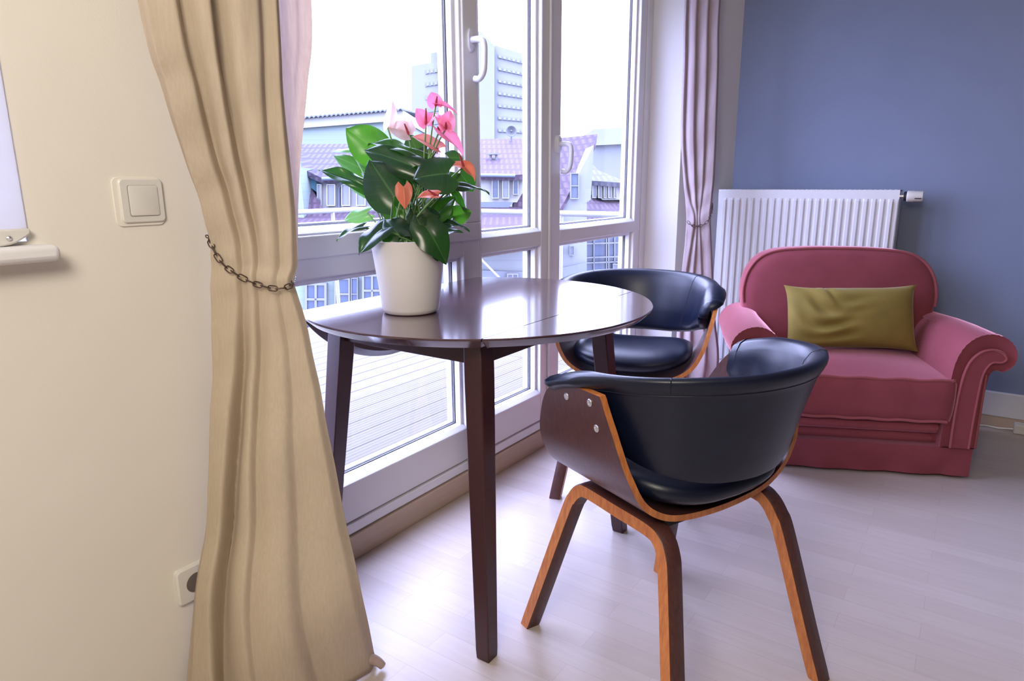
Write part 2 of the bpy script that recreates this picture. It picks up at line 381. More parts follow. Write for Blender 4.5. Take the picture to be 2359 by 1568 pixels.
# splayed white wall between glazed front and accent wall, the accent wall, rear walls
b = MB().prism([(FX1,W+.01,0),(3.128,1.195,0),(L+.0,1.034,0),(L+.15,1.034,0),(L+.15,W+.078,0),(FX1,W+.078,0)],(0,0,H)); struct(obj('wall_corner', b, M['white_wall']), 'white wall face between balcony door and grey wall, behind the tied curtain', 'wall')
b = MB().box((L,-3.2,0),(L+.15,1.034,H)); struct(obj('wall_right', b, M['accent']), 'grey blue painted wall behind the radiator', 'wall')
b = MB().box((-2.35,-3.2,0),(-2.2,W+.28,H)); struct(obj('wall_side', b, M['dim']), 'unseen wall, darkened to cut bounce light, at the near end of the room', 'wall')
b = MB().box((-2.35,-3.35,0),(L+.15,-3.2,H)); struct(obj('wall_back', b, M['dim']), 'unseen wall, darkened to cut bounce light, opposite the windows', 'wall')
# trims
b = MB().box((FX0,W-.012,0),(FX1-.02,W+.06,.074)); struct(obj('baseboard_left', b, M['beige'], bevel=.003), 'beige wooden board along the floor under the glazed front', 'trim')
b = MB().box((L-.016,-3.2,0),(L,1.0,.05)); struct(obj('baseboard_right', b, M['beige'], bevel=.003), 'beige skirting board at the foot of the grey wall', 'baseboard')
b = MB().box((L-.02,-3.2,.05),(L,1.0,.156)); struct(obj('trim_1', b, M['radiator'], bevel=.004), 'white cable duct above the skirting of the grey wall', 'trim')

# small window far left
wn = struct(empty('window_1', nearp((.0,W,.935))), 'small white window at the left edge behind a roller blind', 'window'); wb = nearp((.0,W,.935))
b = MB(); yw = W+.09
for a, c in (((-.6,.935),(.493,.99)),((-.6,2.0),(.493,2.05)),((.43,.99),(.493,2.0)),((-.6,.99),(-.54,2.0)),((-.06,.99),(-.0,2.0))): b.box((a[0],yw,a[1]),(c[0],yw+.06,c[1]))
obj('window_frame', near(b), M['frame'], wn, wb, .004)
b = MB().box((-.54,yw+.03,.99),(.43,yw+.035,2.0)); obj('glass_pane', near(b), M['glass'], wn, wb)
b = MB().box((-.7,W-.05,.902),(.522,W+.09,.9295)); obj('window_sill', near(b), M['white_wall'], wn, wb, .009, seg=3)
bl = thing('roller_blind', 'white roller blind pulled down in the small window at the left edge', 'blind', nearp((.0,W+.03,.96))); bb = nearp((.0,W+.03,.96))
b = MB().box((-.598,W-.004,.957),(.4925,W-.002,2.10)); obj('blind_fabric', near(b), M['blind'], bl, bb)
b = MB(); n = 14
pr = [(.38,.9575),(.4935,.9575),(.4935,.949),(.486,.9435),(.478,.939),(.470,.9345),(.460,.9315),(.448,.930),(.38,.930)]
b.prism([(x,W-.016,z) for x,z in pr],(0,.03,0)); b.box((-.58,W-.012,.935),(.39,W+.014,.953)); obj('bottom_bar', near(b), M['white_plastic'], bl, bb, .003)
b = MB().lathe([(0,0),(.0055,0),(.005,.002),(.002,.0035),(0,.004)], n=16)
b.v = [(.4597+x*.8, W-.016-z, .943+y*.8) for x,y,z in b.v]; obj('screw', near(b), M['screw'], bl, bb)

# ---------------------------------------------------------------- glazed front
def member_boxes(b, lst, y0, y1):
    for x0,x1,z0,z1 in lst: b.box((x0,y0,z0),(x1,y1,z1))
def handle(parent, base, x, z, h, drop):
    b = MB(); n = 24; ring = []
    for k in range(n):
        a = 2*PI*k/n; ring.append((.0155*math.cos(a), math.copysign(abs(math.sin(a))**.7, math.sin(a))*h))
    b.loft([[(x+p*s, yy, z+q*s) for p,q in ring] for s,yy in ((1,W+.006),(1,W-.006),(.86,W-.011))], True, True)
    ro = obj('handle', b, M['handle'], parent, base, ang=50)
    y = W-.058; b = MB()
    pts = [(x,W-.008,z),(x,W-.035,z),(x,W-.052,z-.006),(x,y,z-.022),(x,y,z-.05),(x-.0,y+.002,z-drop+.03),(x,y+.008,z-drop+.012),(x,y+.022,z-drop),(x,y+.038,z-drop+.002)]
    P = []
    for i in range(49):
        t = i/48*(len(pts)-1); P.append([cat(range(len(pts)), [p[k] for p in pts], t) for k in range(3)])
    b.tube(P, .0095, 14); obj('grip', b, M['handle'], ro, base)
def unit(name, label, cat_, x0, x1, z_rows, stile_l, stile_r, hd=None, y0=W+.004, split=None):
    """z_rows: list of (z_bottom, z_top) glass openings on the front plane"""
    base = (x0, W, .1); r = struct(empty(name, base), label, cat_)
    b = MB(); top = 1.97
    xl, xr = x0+stile_l, x1-stile_r
    zs = [.108]+[z for r_ in z_rows for z in r_]+[top]
    lst = [(x0,xl,.108,top),(xr,x1,.108,top)]
    for i in range(0, len(zs), 2): lst.append((xl,xr,zs[i],zs[i+1]))
    member_boxes(b, lst, y0, W+.075)
    obj('sash_frame', b, M['frame'], r, base, .004)
    bd = MB()
    for za, zb in z_rows:
        # stepped beads round each opening, room side and weather side
        for (ya,yb,d) in ((W+.022,W+.044,.013),(W+.052,W+.074,.02)):
            member_boxes(bd, [(xl,xl+d,za,zb),(xr-d,xr,za,zb),(xl+d,xr-d,za,za+d),(xl+d,xr-d,zb-d,zb)], ya, yb)
        # sloping weather sill inside the rebate
        bd.prism([(xl,W+.006,za-.001),(xl,W+.022,za-.001),(xl,W+.022,za+.013)],(xr-xl,0,0))
    obj('glazing_bead', bd, M['bead'], r, base, .002)
    dk = MB()
    for za, zb in z_rows:
        d = .0148
        member_boxes(dk, [(xl,xl+d,za,zb),(xr-d,xr,za,zb),(xl+d,xr-d,za,za+d),(xl+d,xr-d,zb-d,zb)], W+.046, W+.0505)
    obj('glass_seal', dk, M['seal'], r, base)
    for za, zb in z_rows:
        g = MB().box((xl+.008,W+.046,za+.008),(xr-.008,W+.0495,zb-.008)); obj('glass_pane', g, M['glass'], r, base)
    if hd: handle(r, base, *hd)
    return r, base
wu, wub = unit('window_2', 'wide left window of the glazed front with a white handle', 'window', FX0, 1.776, [(.222,.797),(.912,1.90)], .075, .085, (1.733,1.445,.035,.112))
b = MB().box((FX0,W-.003,.848),(1.776,W+.01,.905)); b.box((1.7,W-.003,.905),(1.776,W+.01,1.97)); obj('sash_cover', b, M['frame'], wu, wub, .004)
unit('door_1', 'narrow fixed middle pane of the glazed balcony front', 'door', 1.7775, 2.205, [(.222,.797),(.852,1.90)], .012, .05)
unit('door_2', 'right balcony door with a low white handle', 'door', 2.2075, 3.042, [(.222,.797),(.848,1.90)], .085, .062, (2.262,1.166,.032,.1))
b = MB().box((FX0,W-.004,.076),(3.045,W+.08,.106)); b.box((3.044,W+.0,.076),(FX1+.02,W+.074,2.04)); b.box((FX0,W+.0,1.972),(3.045,W+.1,2.04))
b.box((2.2,W-.006,.108),(2.2125,W+.004,1.97))
struct(obj('trim_2', b, M['frame'], bevel=.003), 'white outer frame of the glazed balcony front', 'trim')

# ---------------------------------------------------------------- switch, socket
t = thing('light_switch', 'square white rocker light switch on the cream wall', 'switch', nearp((.688,W,.997))); tb = nearp((.688,W,.997))
def rrect(cx, cz, w_, h_, r, y, n=6):
    out = []
    for (sx_,sz_,a0) in ((1,1,0),(-1,1,90),(-1,-1,180),(1,-1,270)):
        for k in range(n+1):
            a = math.radians(a0+90*k/n); out.append((cx+sx_*(w_/2-r)+r*math.cos(a), y, cz+sz_*(h_/2-r)+r*math.sin(a)))
    return out
b = MB().loft([rrect(.688,.997,.094,.092,.012,y) for y in (W,W-.003)]); obj('backing_plate', near(b), M['cream'], t, tb, .001)
b = MB().loft([rrect(.693,.9985,.083,.082,.008,W-.003),rrect(.693,.9985,.083,.082,.008,W-.0058),rrect(.693,.9985,.079,.078,.007,W-.0075)]); obj('frame', near(b), M['white_plastic'], t, tb)
b = MB().loft([rrect(.694,.9985,.057,.058,.004,W-.0072),rrect(.694,.9985,.057,.058,.004,W-.0083)]); obj('rocker_gap', near(b), M['plate_gap'], t, tb)
b = MB().loft([rrect(.6945,.9987,.0555,.0565,.004,W-.0075),rrect(.6945,.9987,.0555,.0565,.004,W-.0095),rrect(.6945,.9987,.053,.054,.004,W-.0102)]); obj('rocker', near(b), M['white_plastic'], t, tb)
t = thing('wall_socket', 'white wall socket half hidden behind the beige curtain', 'socket', nearp((.702,W,.173))); tb = nearp((.702,W,.173))
b = MB().loft([rrect(.702,.173,.084,.084,.008,W),rrect(.702,.173,.084,.084,.008,W-.007),rrect(.702,.173,.077,.077,.008,W-.0105)]); obj('frame', near(b), M['white_plastic'], t, tb)
b = MB(); n = 32
b.loft([[(.702+r*math.cos(2*PI*k/n),y,.173+r*math.sin(2*PI*k/n)) for k in range(n)] for r,y in ((.0225,W-.0103),(.0225,W-.0112),(.0195,W-.0112),(.019,W-.0107))]); obj('recess', near(b), M['dark_hole'], t, tb)

# ================================================================== CURTAINS
def curtain(name, label, grp, rows, tracks, material, toward, nu=280, nv=150, bulge=0):
    """rows: (left point, right point) top to bottom; tracks: per fold (us, depths, sharp width, soft width) over the rows"""
    k = len(rows); idx = list(range(k)); P = []
    base = (rows[-1][0]+rows[-1][1])*.5
    for i in range(nv+1):
        t = i/nv*(k-1)
        Lp = Vector([cat(idx,[r[0][c] for r in rows],t) for c in range(3)]); Rp = Vector([cat(idx,[r[1][c] for r in rows],t) for c in range(3)])
        d = Rp-Lp; nrm = Vector((d.y,-d.x,0)).normalized()
        if nrm.dot(toward) < 0: nrm = -nrm
        line = []
        for j in range(nu+1):
            u = j/nu; off = 0
            for us, ds, w1, w2 in tracks:
                uc = cat(idx, us, t); dd = cat(idx, ds, t); e = u-uc
                off -= dd*math.exp(-(e/(w1 if e < 0 else w2))**2)
            off += (.012+bulge*sm(.62,1,i/nv))*math.sin(PI*u) + .0010*math.sin(u*19+t*1.3) + .0016*math.sin(t*6+u*5)
            # edges turn back
            off -= .02*(1-sm(0,.05,u)) + .015*(1-sm(0,.04,1-u))
            line.append(Lp+d*u+nrm*off)
        P.append(line)
    r = thing(name, label, 'curtain', (base.x,base.y,0), 0, grp)
    obj('curtain_panel', MB().grid(P, uv=True), material, r, (base.x,base.y,0), ang=80, solid=.003)
    return r, P
V = Vector
lr = [(V((.60,1.20,2.46)),V((.93,1.14,2.46))), (V((.635,1.21,1.85)),V((.905,1.13,1.85)))]
for a, c in (((320,0,1.22),(648,0,1.12)),((372,200,1.23),(654,200,1.12)),((415,350,1.25),(664,350,1.12)),((452,460,1.26),(673,460,1.12)),((477,555,1.27),(678,600,1.12)),
             ((480,612,1.275),(668,655,1.12)),((478,700,1.28),(690,720,1.11)),((482,850,1.28),(720,850,1.09)),((475,1000,1.28),(750,1000,1.06)),((468,1200,1.285),(790,1200,1.03)),((440,1380,1.29),(830,1380,.99))):
    lr.append((aty(*a), aty(*c)))
lr.append((V((.614,1.288,.006)), V((.878,.968,.006))))
KC = .945; lr = [tuple(EYE+(p-EYE)*KC for p in r_) for r_ in lr]
lr[-1] = (V((.585,1.215,.006)), V((.875,.965,.006)))
K = len(lr)    # 14 rows
tr = [([.24,.25,.27,.29,.30,.33,.38,.41,.38,.30,.25,.2,.19,.2], [.03]*2+[.03,.028,.026,.022,.016,.011,.014,.032,.045,.05,.055,.05], .022, .11),
      ([.48,.49,.50,.50,.51,.52,.57,.60,.57,.50,.46,.44,.42,.4], [.045]*2+[.045,.04,.032,.024,.016,.010,.012,.02,.02,.018,.015,.012], .02, .10),
      ([.84,.85,.86,.84,.82,.82,.83,.84,.82,.80,.76,.72,.70,.7], [.02]*2+[.02,.018,.016,.012,.01,.008,.008,.010,.012,.016,.018,.02], .03, .13)]
cur, PL = curtain('curtain', 'beige linen curtain gathered by a dark chain against the cream wall', 'tied linen curtains', lr, tr, M['linen'], V((.2,-1,0)), bulge=.075)
# the single thin layer at the window side, and the hem folds on the floor
thin = [(V((.86,1.19,2.46)),V((.985,1.15,2.46))),(V((.85,1.18,1.85)),V((.955,1.145,1.85)))]
for a, c in (((625,0,1.18),(712,0,1.145)),((632,200,1.18),(703,200,1.145)),((640,350,1.18),(688,350,1.145)),((648,460,1.17),(682,460,1.145)),((655,555,1.16),(679,590,1.14)),((650,650,1.15),(667,656,1.135))):
    thin.append((aty(*a), aty(*c)))
thin = [tuple(EYE+(p-EYE)*.955 for p in r_) for r_ in thin]; Pq = []
for i in range(61):
    t = i/60*(len(thin)-1); k_ = range(len(thin)); row = []
    a = V([cat(k_,[r_[0][c] for r_ in thin],t) for c in range(3)]); c_ = V([cat(k_,[r_[1][c] for r_ in thin],t) for c in range(3)])
    for j in range(31): u = j/30; row.append(a+(c_-a)*u+V((-.3,.9,0))*(.006*math.sin(u*9+.3)*(1-i/70)-.006*sm(.9,1,u)))
    Pq.append(row)
obj('thin_edge', MB().grid(Pq, uv=True), M['linen_thin'], cur, cur.location, ang=80)
b = MB()
for p, q, r_ in ((V((.858,1.03,.07)),V((.889,.992,.010)),.009),(V((.832,.99,.045)),V((.882,.952,.010)),.010)):
    m_ = (p+q)*.5+V((.012,-.004,.012)); pts = [p*(1-t)**2+m_*2*t*(1-t)+q*t*t for t in [k/12 for k in range(13)]]
    b.tube(pts, [r_*(.75+.5*math.sin(PI*min(1,.35+.6*k/12))) for k in range(13)], 14)
obj('hem', b, M['linen_thin'], cur, cur.location, ang=60)

rr_ = []
def atx(px, py, x): return at(px, py, 0, x)
rr_.append((V((3.13,1.215,2.46)),V((3.17,1.05,2.46))))
for a, c in (((1577,0,3.13),(1659,0,3.17)),((1573,150,3.13),(1655,150,3.17)),((1568,300,3.13),(1650,300,3.17)),((1572,400,3.13),(1645,400,3.16)),((1577,460,3.13),(1640,455,3.15)),((1580,505,3.12),(1636,498,3.14)),
             ((1577,560,3.11),(1638,550,3.14)),((1568,640,3.10),(1642,640,3.13)),((1560,740,3.08),(1647,740,3.12)),((1552,830,3.06),(1655,830,3.10))):
    rr_.append((atx(*a), atx(*c)))
rr_.append((V((3.02,1.19,.006)),V((3.08,.95,.006))))
rr_ = [tuple(EYE+(p-EYE)*.966 for p in r_) for r_ in rr_[:-1]]+[(V((2.95,1.16,.006)),V((3.0,.93,.006)))]
K2 = len(rr_)
tr2 = [([.10,.10,.11,.12,.14,.22,.40,.30,.2,.16,.14,.14],[.016]*5+[.012,.008,.012,.016,.018,.018,.018],.03,.10),
       ([.40,.40,.40,.42,.44,.46,.5,.48,.44,.42,.4,.4],[.016]*5+[.011,.008,.011,.015,.016,.016,.016],.03,.22),
       ([.72,.72,.72,.72,.70,.66,.60,.64,.70,.74,.76,.76],[.014]*5+[.009,.006,.008,.012,.014,.014,.014],.03,.24)]
cur2, PR = curtain('curtain', 'linen curtain in a shade-darkened colour tied back in the corner beside the white radiator', 'tied linen curtains', rr_, tr2, M['linen_far'], V((-1,-.25,0)), 110, 100)
b = MB(); Pq = []
for i in range(10):
    a = i/9*PI
    Pq.append([V((2.93-.05*math.cos(a)+.012*math.sin(u*.9), 1.16-.022*u, .006+.05*math.sin(a)*(.7+.3*math.sin(u*1.3)))) for u in range(12)])
obj('hem', MB().grid(Pq), M['linen_far'], cur2, cur2.location, solid=.003)

def chain(label, path, link, wire, near, toward):
    pts = [V(p) for p in path]; m = len(pts); P = [V([cat(range(m), [p[c] for p in pts], i/200*(m-1)) for c in range(3)]) for i in range(201)]
    r = thing('curtain_chain', label, 'chain', P[100], 0, 'dark tieback chains'); b = MB(); n = 16; hl = link/2; hw = link*.23
    ring = []
    for k in range(n):
        a = 2*PI*k/n; ring.append((math.copysign(abs(math.cos(a))**.6, math.cos(a))*hl*.88, math.copysign(abs(math.sin(a))**.6, math.sin(a))*hw, 0))
    b.tube(ring, wire, 8, True); me = None; acc = 0; k = 0; nxt = hl
    for i in range(1, 201):
        acc += (P[i]-P[i-1]).length
        if acc >= nxt:
            tx = (P[min(i+6,200)]-P[max(i-6,0)]).normalized(); fz = V(toward).normalized(); fz = (fz-tx*fz.dot(tx)).normalized(); ty = fz.cross(tx)
            if k % 2: fz, ty = -ty, fz
            if me is None: o = obj('link', b, M['chain'], r); me = o.data
            else: o = bpy.data.objects.new('link', me); col.objects.link(o); o.parent = r
            p = P[i]-r.location
            o.matrix_basis = Matrix(((tx.x,ty.x,fz.x,p.x),(tx.y,ty.y,fz.y,p.y),(tx.z,ty.z,fz.z,p.z),(0,0,0,1)))
            k += 1; nxt += link*.74
    return r
def on_curtain(P, nrm, px, py):        # the point of the curtain surface nearest to this line of sight
    best = None; d = ray(px, py).normalized()
    for line in P:
        for q in line:
            e = q-EYE; dist = (e-d*e.dot(d)).length
            if best is None or dist < best[0]: best = (dist, q)
    return best[1]+V(nrm)
nl = V((-.25,-.95,.05))*.016
chain('dark bronze chain holding back the beige curtain by the cream wall', [aty(479,541,1.225), aty(484,556,1.195)]+[on_curtain(PL,nl,*p) for p in ((493,588),(510,612),(535,632),(562,646),(592,656),(625,661),(650,660),(664,656))]+[aty(674,648,1.09),aty(676,640,1.13)], .021, .0012, None, (-.4,-.9,.1))
chain('dark chain holding back the shade-darkened curtain beside the radiator', [atx(1583,508,3.00)]+[on_curtain(PR,V((-.008,-.004,0)),*p) for p in ((1590,516),(1603,522),(1616,521),(1627,513))]+[atx(1635,500,3.03),atx(1639,488,3.06),atx(1640,478,3.12),V((3.25,1.075,.925))], .02, .0012, None, (-1,-.3,.1))

# ================================================================== TABLE
TC = V((1.381,1.055,0)); TR = .445; TZ = .73
T = thing('drop_leaf_table', 'dark brown round drop-leaf table with the leaf at the window folded down', 'table', (TC.x,TC.y,0)); tb = T.location
def disc_part(ya, yb, n=60):
    """outline of the disc between two chords, counter clockwise"""
    a0 = math.asin(max(-1,min(1,ya/TR))); a1 = math.asin(max(-1,min(1,yb/TR))); pts = []
    for k in range(n+1): a = a0+(a1-a0)*k/n; pts.append((math.cos(a),math.sin(a)))
    for k in range(n+1): a = PI-a1+(a1-a0)*k/n; pts.append((math.cos(a),math.sin(a)))
    return pts
def leafmesh(ya, yb, tf=lambda p: p):
    pts = disc_part(ya, yb); b = MB(); rings = []
    for r_, z in ((TR-.020,TZ-.022),(TR-.003,TZ-.007),(TR,TZ-.004),(TR,TZ-.0015),(TR-.0015,TZ)):
        rings.append([tf(V((TC.x+x*r_, TC.y+max(ya+.0006,min(yb-.0006,y*r_)), z))) for x,y in pts])
    return b.loft(rings)
YS = .782-TC.y; YF = 1.33-TC.y
obj('tabletop', leafmesh(YS, YF), M['top'], T, tb, ang=25)
obj('drop_leaf', leafmesh(-TR+.0001, YS-.0012), M['top'], T, tb, ang=25)
# the far leaf hangs down from its hinge at the straight edge
def hang(p):
    dy = p.y-(TC.y+YF); dz = TZ-p.z
    a = math.radians(82); return V((p.x, TC.y+YF-.018+dy*math.cos(a)+(.022-dz)*0+(.022-dz)*math.sin(a)*.9, TZ-.012-dy*math.sin(a)-dz*.12))
obj('drop_leaf', leafmesh(YF+.0012, TR-.0001, hang), M['espresso'], T, tb, ang=25)
for sx_ in (-1,1):
    for sy_ in (-1,1):
        def rg(q, z):        # outer corner leans outwards towards the floor
            k = 1-z/.708; ox, oy = TC.x+sx_*(.300+.056*k), TC.y+sy_*(.233+.050*k)
            return [(ox,oy,z),(ox-sx_*q,oy,z),(ox-sx_*q,oy-sy_*q,z),(ox,oy-sy_*q,z)]
        obj('leg', MB().loft([rg(.034,0),rg(.036,.02),rg(.047,.62),rg(.047,.708)]), M['espresso'], T, tb, .0025)
for a, c in (((-.288,-.19,.653),(-.270,.19,.708)),((.270,-.19,.653),(.288,.19,.708)),((-.26,-.221,.653),(.26,-.203,.708)),((-.26,.203,.653),(.26,.221,.708))):
    obj('apron', MB().box((TC.x+a[0],TC.y+a[1],a[2]),(TC.x+c[0],TC.y+c[1],c[2])), M['espresso'], T, tb, .002)

# ================================================================== POT AND PLANT
PC = V((1.174,1.100,TZ))
b = MB(); n = 56
b.lathe([(.0,.0015),(.060,.0),(.0655,.003),(.068,.012),(.0735,.06),(.0815,.125),(.0875,.168),(.0885,.1705),(.087,.171),(.0855,.168),(.083,.14),(.0,.138)], PC, n)
pot = tag(obj('flower_pot', b, M['pot'], None, None, ang=50), 'smooth white tapered plant pot on the dark table', 'pot')
PL_ = thing('anthurium_plant', 'flowering plant with dark heart-shaped leaves and pink spathes in the white pot', 'plant', PC+V((0,0,.139))); pb = PL_.location
obj('soil', MB().lathe([(0,.1395),(.081,.1395),(.081,.146),(.05,.149),(0,.15)], PC, 32), M['soil'], PL_, pb)
def leaf_mesh(droop, fold, wave, lobe=.30, R_=18, N_=15):
    """unit leaf: base at the origin, tip at +y, width about 1; heart lobes reach behind the base"""
    P = []
    for i in range(R_+1):
        s = i/R_; row = []
        for j in range(N_+1):
            v = j/N_*2-1
            # half width along the blade and heart lobes
            w_ = .5*(math.sin(PI*min(1,(.16+.84*s))**.8)**.9 if s < 1 else 0)
            w_ = .5*(max(0,math.sin(PI*(.17+.83*s)**.85)))**.85
            y = s - lobe*(1-s)**3*abs(v)**1.1*(1.0) + (0 if s > .08 else 0)
            x = w_*v*(1+.12*(1-s))
            if s < .12: x *= .75+.25*(s/.12)
            z = fold*abs(x)*1.25 - droop*(s**2)*.6 + wave*math.sin(s*9+v*2)*abs(v)*.07 - .75*abs(x)**2
            row.append((x,y,z))
        P.append(row)
    return MB().grid(P, uv=True)
LM = []
def place(me_o, name, parent, base_w, base, tip, width, nrm, roll=0):
    """object from shared leaf mesh: y axis base->tip, x axis across"""
    ax = (tip-base); ln = ax.length; ax = ax.normalized(); nz = (nrm-ax*nrm.dot(ax)).normalized()
    if roll: nz = Matrix.Rotation(math.radians(roll),3,ax) @ nz
    xx = ax.cross(nz); o = bpy.data.objects.new(name, me_o.data); col.objects.link(o); o.parent = parent; p = base-V(base_w)
    o.matrix_basis = Matrix(((xx.x*width,ax.x*ln,nz.x*ln,p.x),(xx.y*width,ax.y*ln,nz.y*ln,p.y),(xx.z*width,ax.z*ln,nz.z*ln,p.z),(0,0,0,1)))
    return o
def proto(nm, b, m):
    o = obj(nm, b, m, solid=0, ang=180); col.objects.unlink(o); return o
LV = [proto('leaf', leaf_mesh(d,f,w_), M['leaf']) for d,f,w_ in ((.25,.25,.4),(.5,.35,.7),(.15,.12,.5),(.8,.3,.4))]
LG = [proto('leaf', leaf_mesh(d,f,w_), M['leaf_mid']) for d,f,w_ in ((.15,.15,.4),(.5,.35,.6))]
LY = proto('leaf', leaf_mesh(.3,.2,.4), M['leaf_young'])
SP = {k: [proto('flower', leaf_mesh(d,f,.3,.22), M[k]) for d,f in ((.3,.5),(.7,.6))] for k in ('spathe','spathe_green','spathe_orange','spathe_pale')}
def zp(X, Y, dd):       # plant close-up picture coordinates to a point near the plant's depth
    return dp(730+X/3.92, 200+Y/3.92, 1.60+dd)
tocam = (-Fw).normalized(); up = V((0,0,1))
leaves = [ # base, tip, width px, depth base/tip, (camera, up, right) normal weights, variant, roll
 ((545,575),(262,362),285,(.0,-.02),(1,.15,0),2,0), ((935,640),(505,395),190,(-.02,-.03),(.45,1,0),1,0), ((870,720),(415,530),215,(-.05,-.05),(1,.35,0),0,0),
 ((440,905),(30,680),135,(-.03,-.05),(.8,.6,-.2),1,0), ((480,775),(140,600),150,(.04,.05),(1,.3,0),0,0), ((695,990),(470,640),330,(-.07,-.06),(1,.1,.2),2,0),
 ((790,1135),(478,925),210,(-.02,-.02),(1,.2,0),2,0), ((590,1285),(352,1450),190,(-.09,-.12),(.75,.9,-.1),1,0), ((410,1265),(150,1322),95,(-.03,-.03),(.5,1,0),1,0),
 ((1180,785),(870,800),330,(-.06,-.08),(1,.55,.1),0,0), ((1225,905),(1555,868),150,(-.02,0),(.35,1,0),1,0), ((1290,780),(1420,930),220,(.04,.04),(.8,.5,.2),0,0),
 ((1235,930),(1418,1140),80,(.02,.03),(.6,.7,.4),3,0), ((1235,1170),(1400,1105),150,(.02,.03),(1,.2,0),2,0), ((1090,1230),(1375,1225),115,(-.03,-.03),(.5,1,0),1,0),
 ((985,1265),(1175,1525),235,(-.10,-.12),(1,.45,.15),3,0), ((960,1290),(880,1145),165,(-.08,-.07),(1,.2,.1),2,0), ((745,1350),(610,1165),225,(-.07,-.06),(1,.4,0),1,0),
 ((870,880),(750,715),170,(-.03,-.03),(1,.2,0),0,0), ((955,650),(1005,500),110,(0,.01),(1,.3,.2),1,0), ((900,570),(835,420),150,(.02,.02),(1,.5,.2),2,0),
 ((1050,1170),(1235,950),175,(-.04,-.03),(1,.2,-.2),0,0), ((1055,1185),(930,1090),120,(-.06,-.06),(1,.3,0),2,0), ((1110,1185),(1215,1020),140,(.0,.0),(1,.1,0),0,0),
 ((1190,640),(1320,640),140,(.05,.05),(1,.4,0),0,0), ((860,800),(880,640),190,(.03,.03),(1,.1,0),0,0), ((650,880),(420,740),190,(.02,.0),(1,.2,.2),3,0),
 ((740,740),(560,520),200,(.02,.02),(1,.3,0),2,0), ((880,1000),(800,860),150,(.05,.05),(1,.2,0),0,0), ((1000,900),(1100,760),150,(.03,.03),(1,.2,0),2,0), ((840,1300),(850,1080),70,(-.06,-.05),(1,.1,.3),2,0),
 ((1075,1440),(1085,1560),110,(-.07,-.075),(1,.2,0),3,0),
 ((930,1240),(1010,1080),150,(.02,.02),(1,.3,.3),0,0),((700,1240),(620,1060),120,(.05,.05),(1,.2,0),0,0),((1010,1140),(1150,1050),130,(.04,.04),(.8,.6,0),1,0),((560,1010),(520,880),120,(.05,.05),(1,.2,.2),0,0),((950,760),(900,650),130,(.0,.0),(.8,.6,.2),1,0),((1100,1330),(1290,1260),110,(.02,.0),(.6,.9,0),1,0)]
root = PC+V((0,0,.142))
def stem(p, q, r=.0023, nm='stem', mt='stem'):
    mid = (p+q)*.5; mid.z = p.z+(q.z-p.z)*.6; mid.x = p.x+(q.x-p.x)*.38; mid.y = p.y+(q.y-p.y)*.38
    b = MB().tube([p*(1-t)**2+mid*2*t*(1-t)+q*t*t for t in [k/10 for k in range(11)]], r, 7); obj(nm, b, M[mt], PL_, pb)
PX = 1.6/1557.2/3.92      # metres per close-up pixel
for i, (bs, tp, wd, dd, nw, var, roll) in enumerate(leaves):
    B, Tp = zp(*bs, dd[0]), zp(*tp, dd[1]); nrm = tocam*nw[0]+up*nw[1]+Rt*nw[2]
    place(LG[i % 2] if i in (0,1,4,6,21,13) else LV[var], 'leaf', PL_, pb, B, Tp, wd*PX*1.18, nrm, roll)
    a = random.random()*6.28; stem(root+V((.045*math.cos(a),.045*math.sin(a),0)), B)
for bs, tp, wd, dd, nw in (((455,1140),(232,1190),125,(0,0),(1,.2,0)), ((300,565),(135,560),70,(.06,.06),(.5,1,0)), ((455,980),(308,895),60,(.02,.02),(.6,.8,0))):
    B, Tp = zp(*bs, dd[0]), zp(*tp, dd[1]); o = place(LY, 'leaf', PL_, pb, B, Tp, wd*PX*1.1, tocam*nw[0]+up*nw[1]); o['label'] = 'pale young leaf'
    stem(root+V((-.03,.02,0)), B, .0017)
flowers = [ # kind, base, spathe tips (tip, width, normal weights), spadix end
 ('spathe',(1072,172),(((1040,38),120,(1,.1,.3)),((1270,165),95,(.45,1,0))),(1085,85)), ('spathe',(985,345),(((908,178),130,(1,.1,.5)),((1062,190),120,(1,.1,-.5))),(984,190)),
 ('spathe',(1165,378),(((1205,205),120,(1,.2,.2)),((1070,205),85,(.6,.6,0))),(1165,320)), ('spathe_green',(1090,560),(((865,415),140,(.7,.9,0)),),(1085,600)),
 ('spathe',(1105,400),(((1340,580),150,(.6,.9,.3)),),(1090,360)), ('spathe_orange',(1325,720),(((1205,690),110,(.6,1,0)),((1460,810),130,(.7,.8,.4))),(1285,600)),
 ('spathe_orange',(782,902),(((797,1092),118,(1,.1,.1)),),None), ('spathe_orange',(1085,985),(((905,975),120,(.6,1,0)),),(1000,930)), ('spathe_pale',(830,430),(((640,330),170,(1,.4,.4)),((760,245),130,(1,.1,-.3))),(790,330)), ('spathe_pale',(640,370),(((697,115),95,(1,0,.6)),),None)]
for kd, bs, tips, sp in flowers:
    fd = -.115 if Vector(bs).y > 900 else -.01; B = zp(*bs, fd); first = None
    for q, (tp, wd, nw) in enumerate(tips):
        o = place(SP[kd][q % 2], 'flower', PL_, pb, B, zp(*tp, fd-.005 if q == 0 else fd+.01), wd*PX*1.15, tocam*nw[0]+up*nw[1]+Rt*nw[2]); o['label'] = {'spathe':'pink spathe','spathe_green':'pink spathe with green base','spathe_orange':'orange spathe','spathe_pale':'pale translucent spathe'}[kd]
    if sp:
        e = zp(*sp, fd-.02); obj('spadix', MB().tube([B,B*.5+e*.5,e],[.0030,.0028,.0014],8), M['spadix'], PL_, pb)
    a = random.random()*6.28; stem(root+V((.03*math.cos(a),.03*math.sin(a),0)), B, .002)
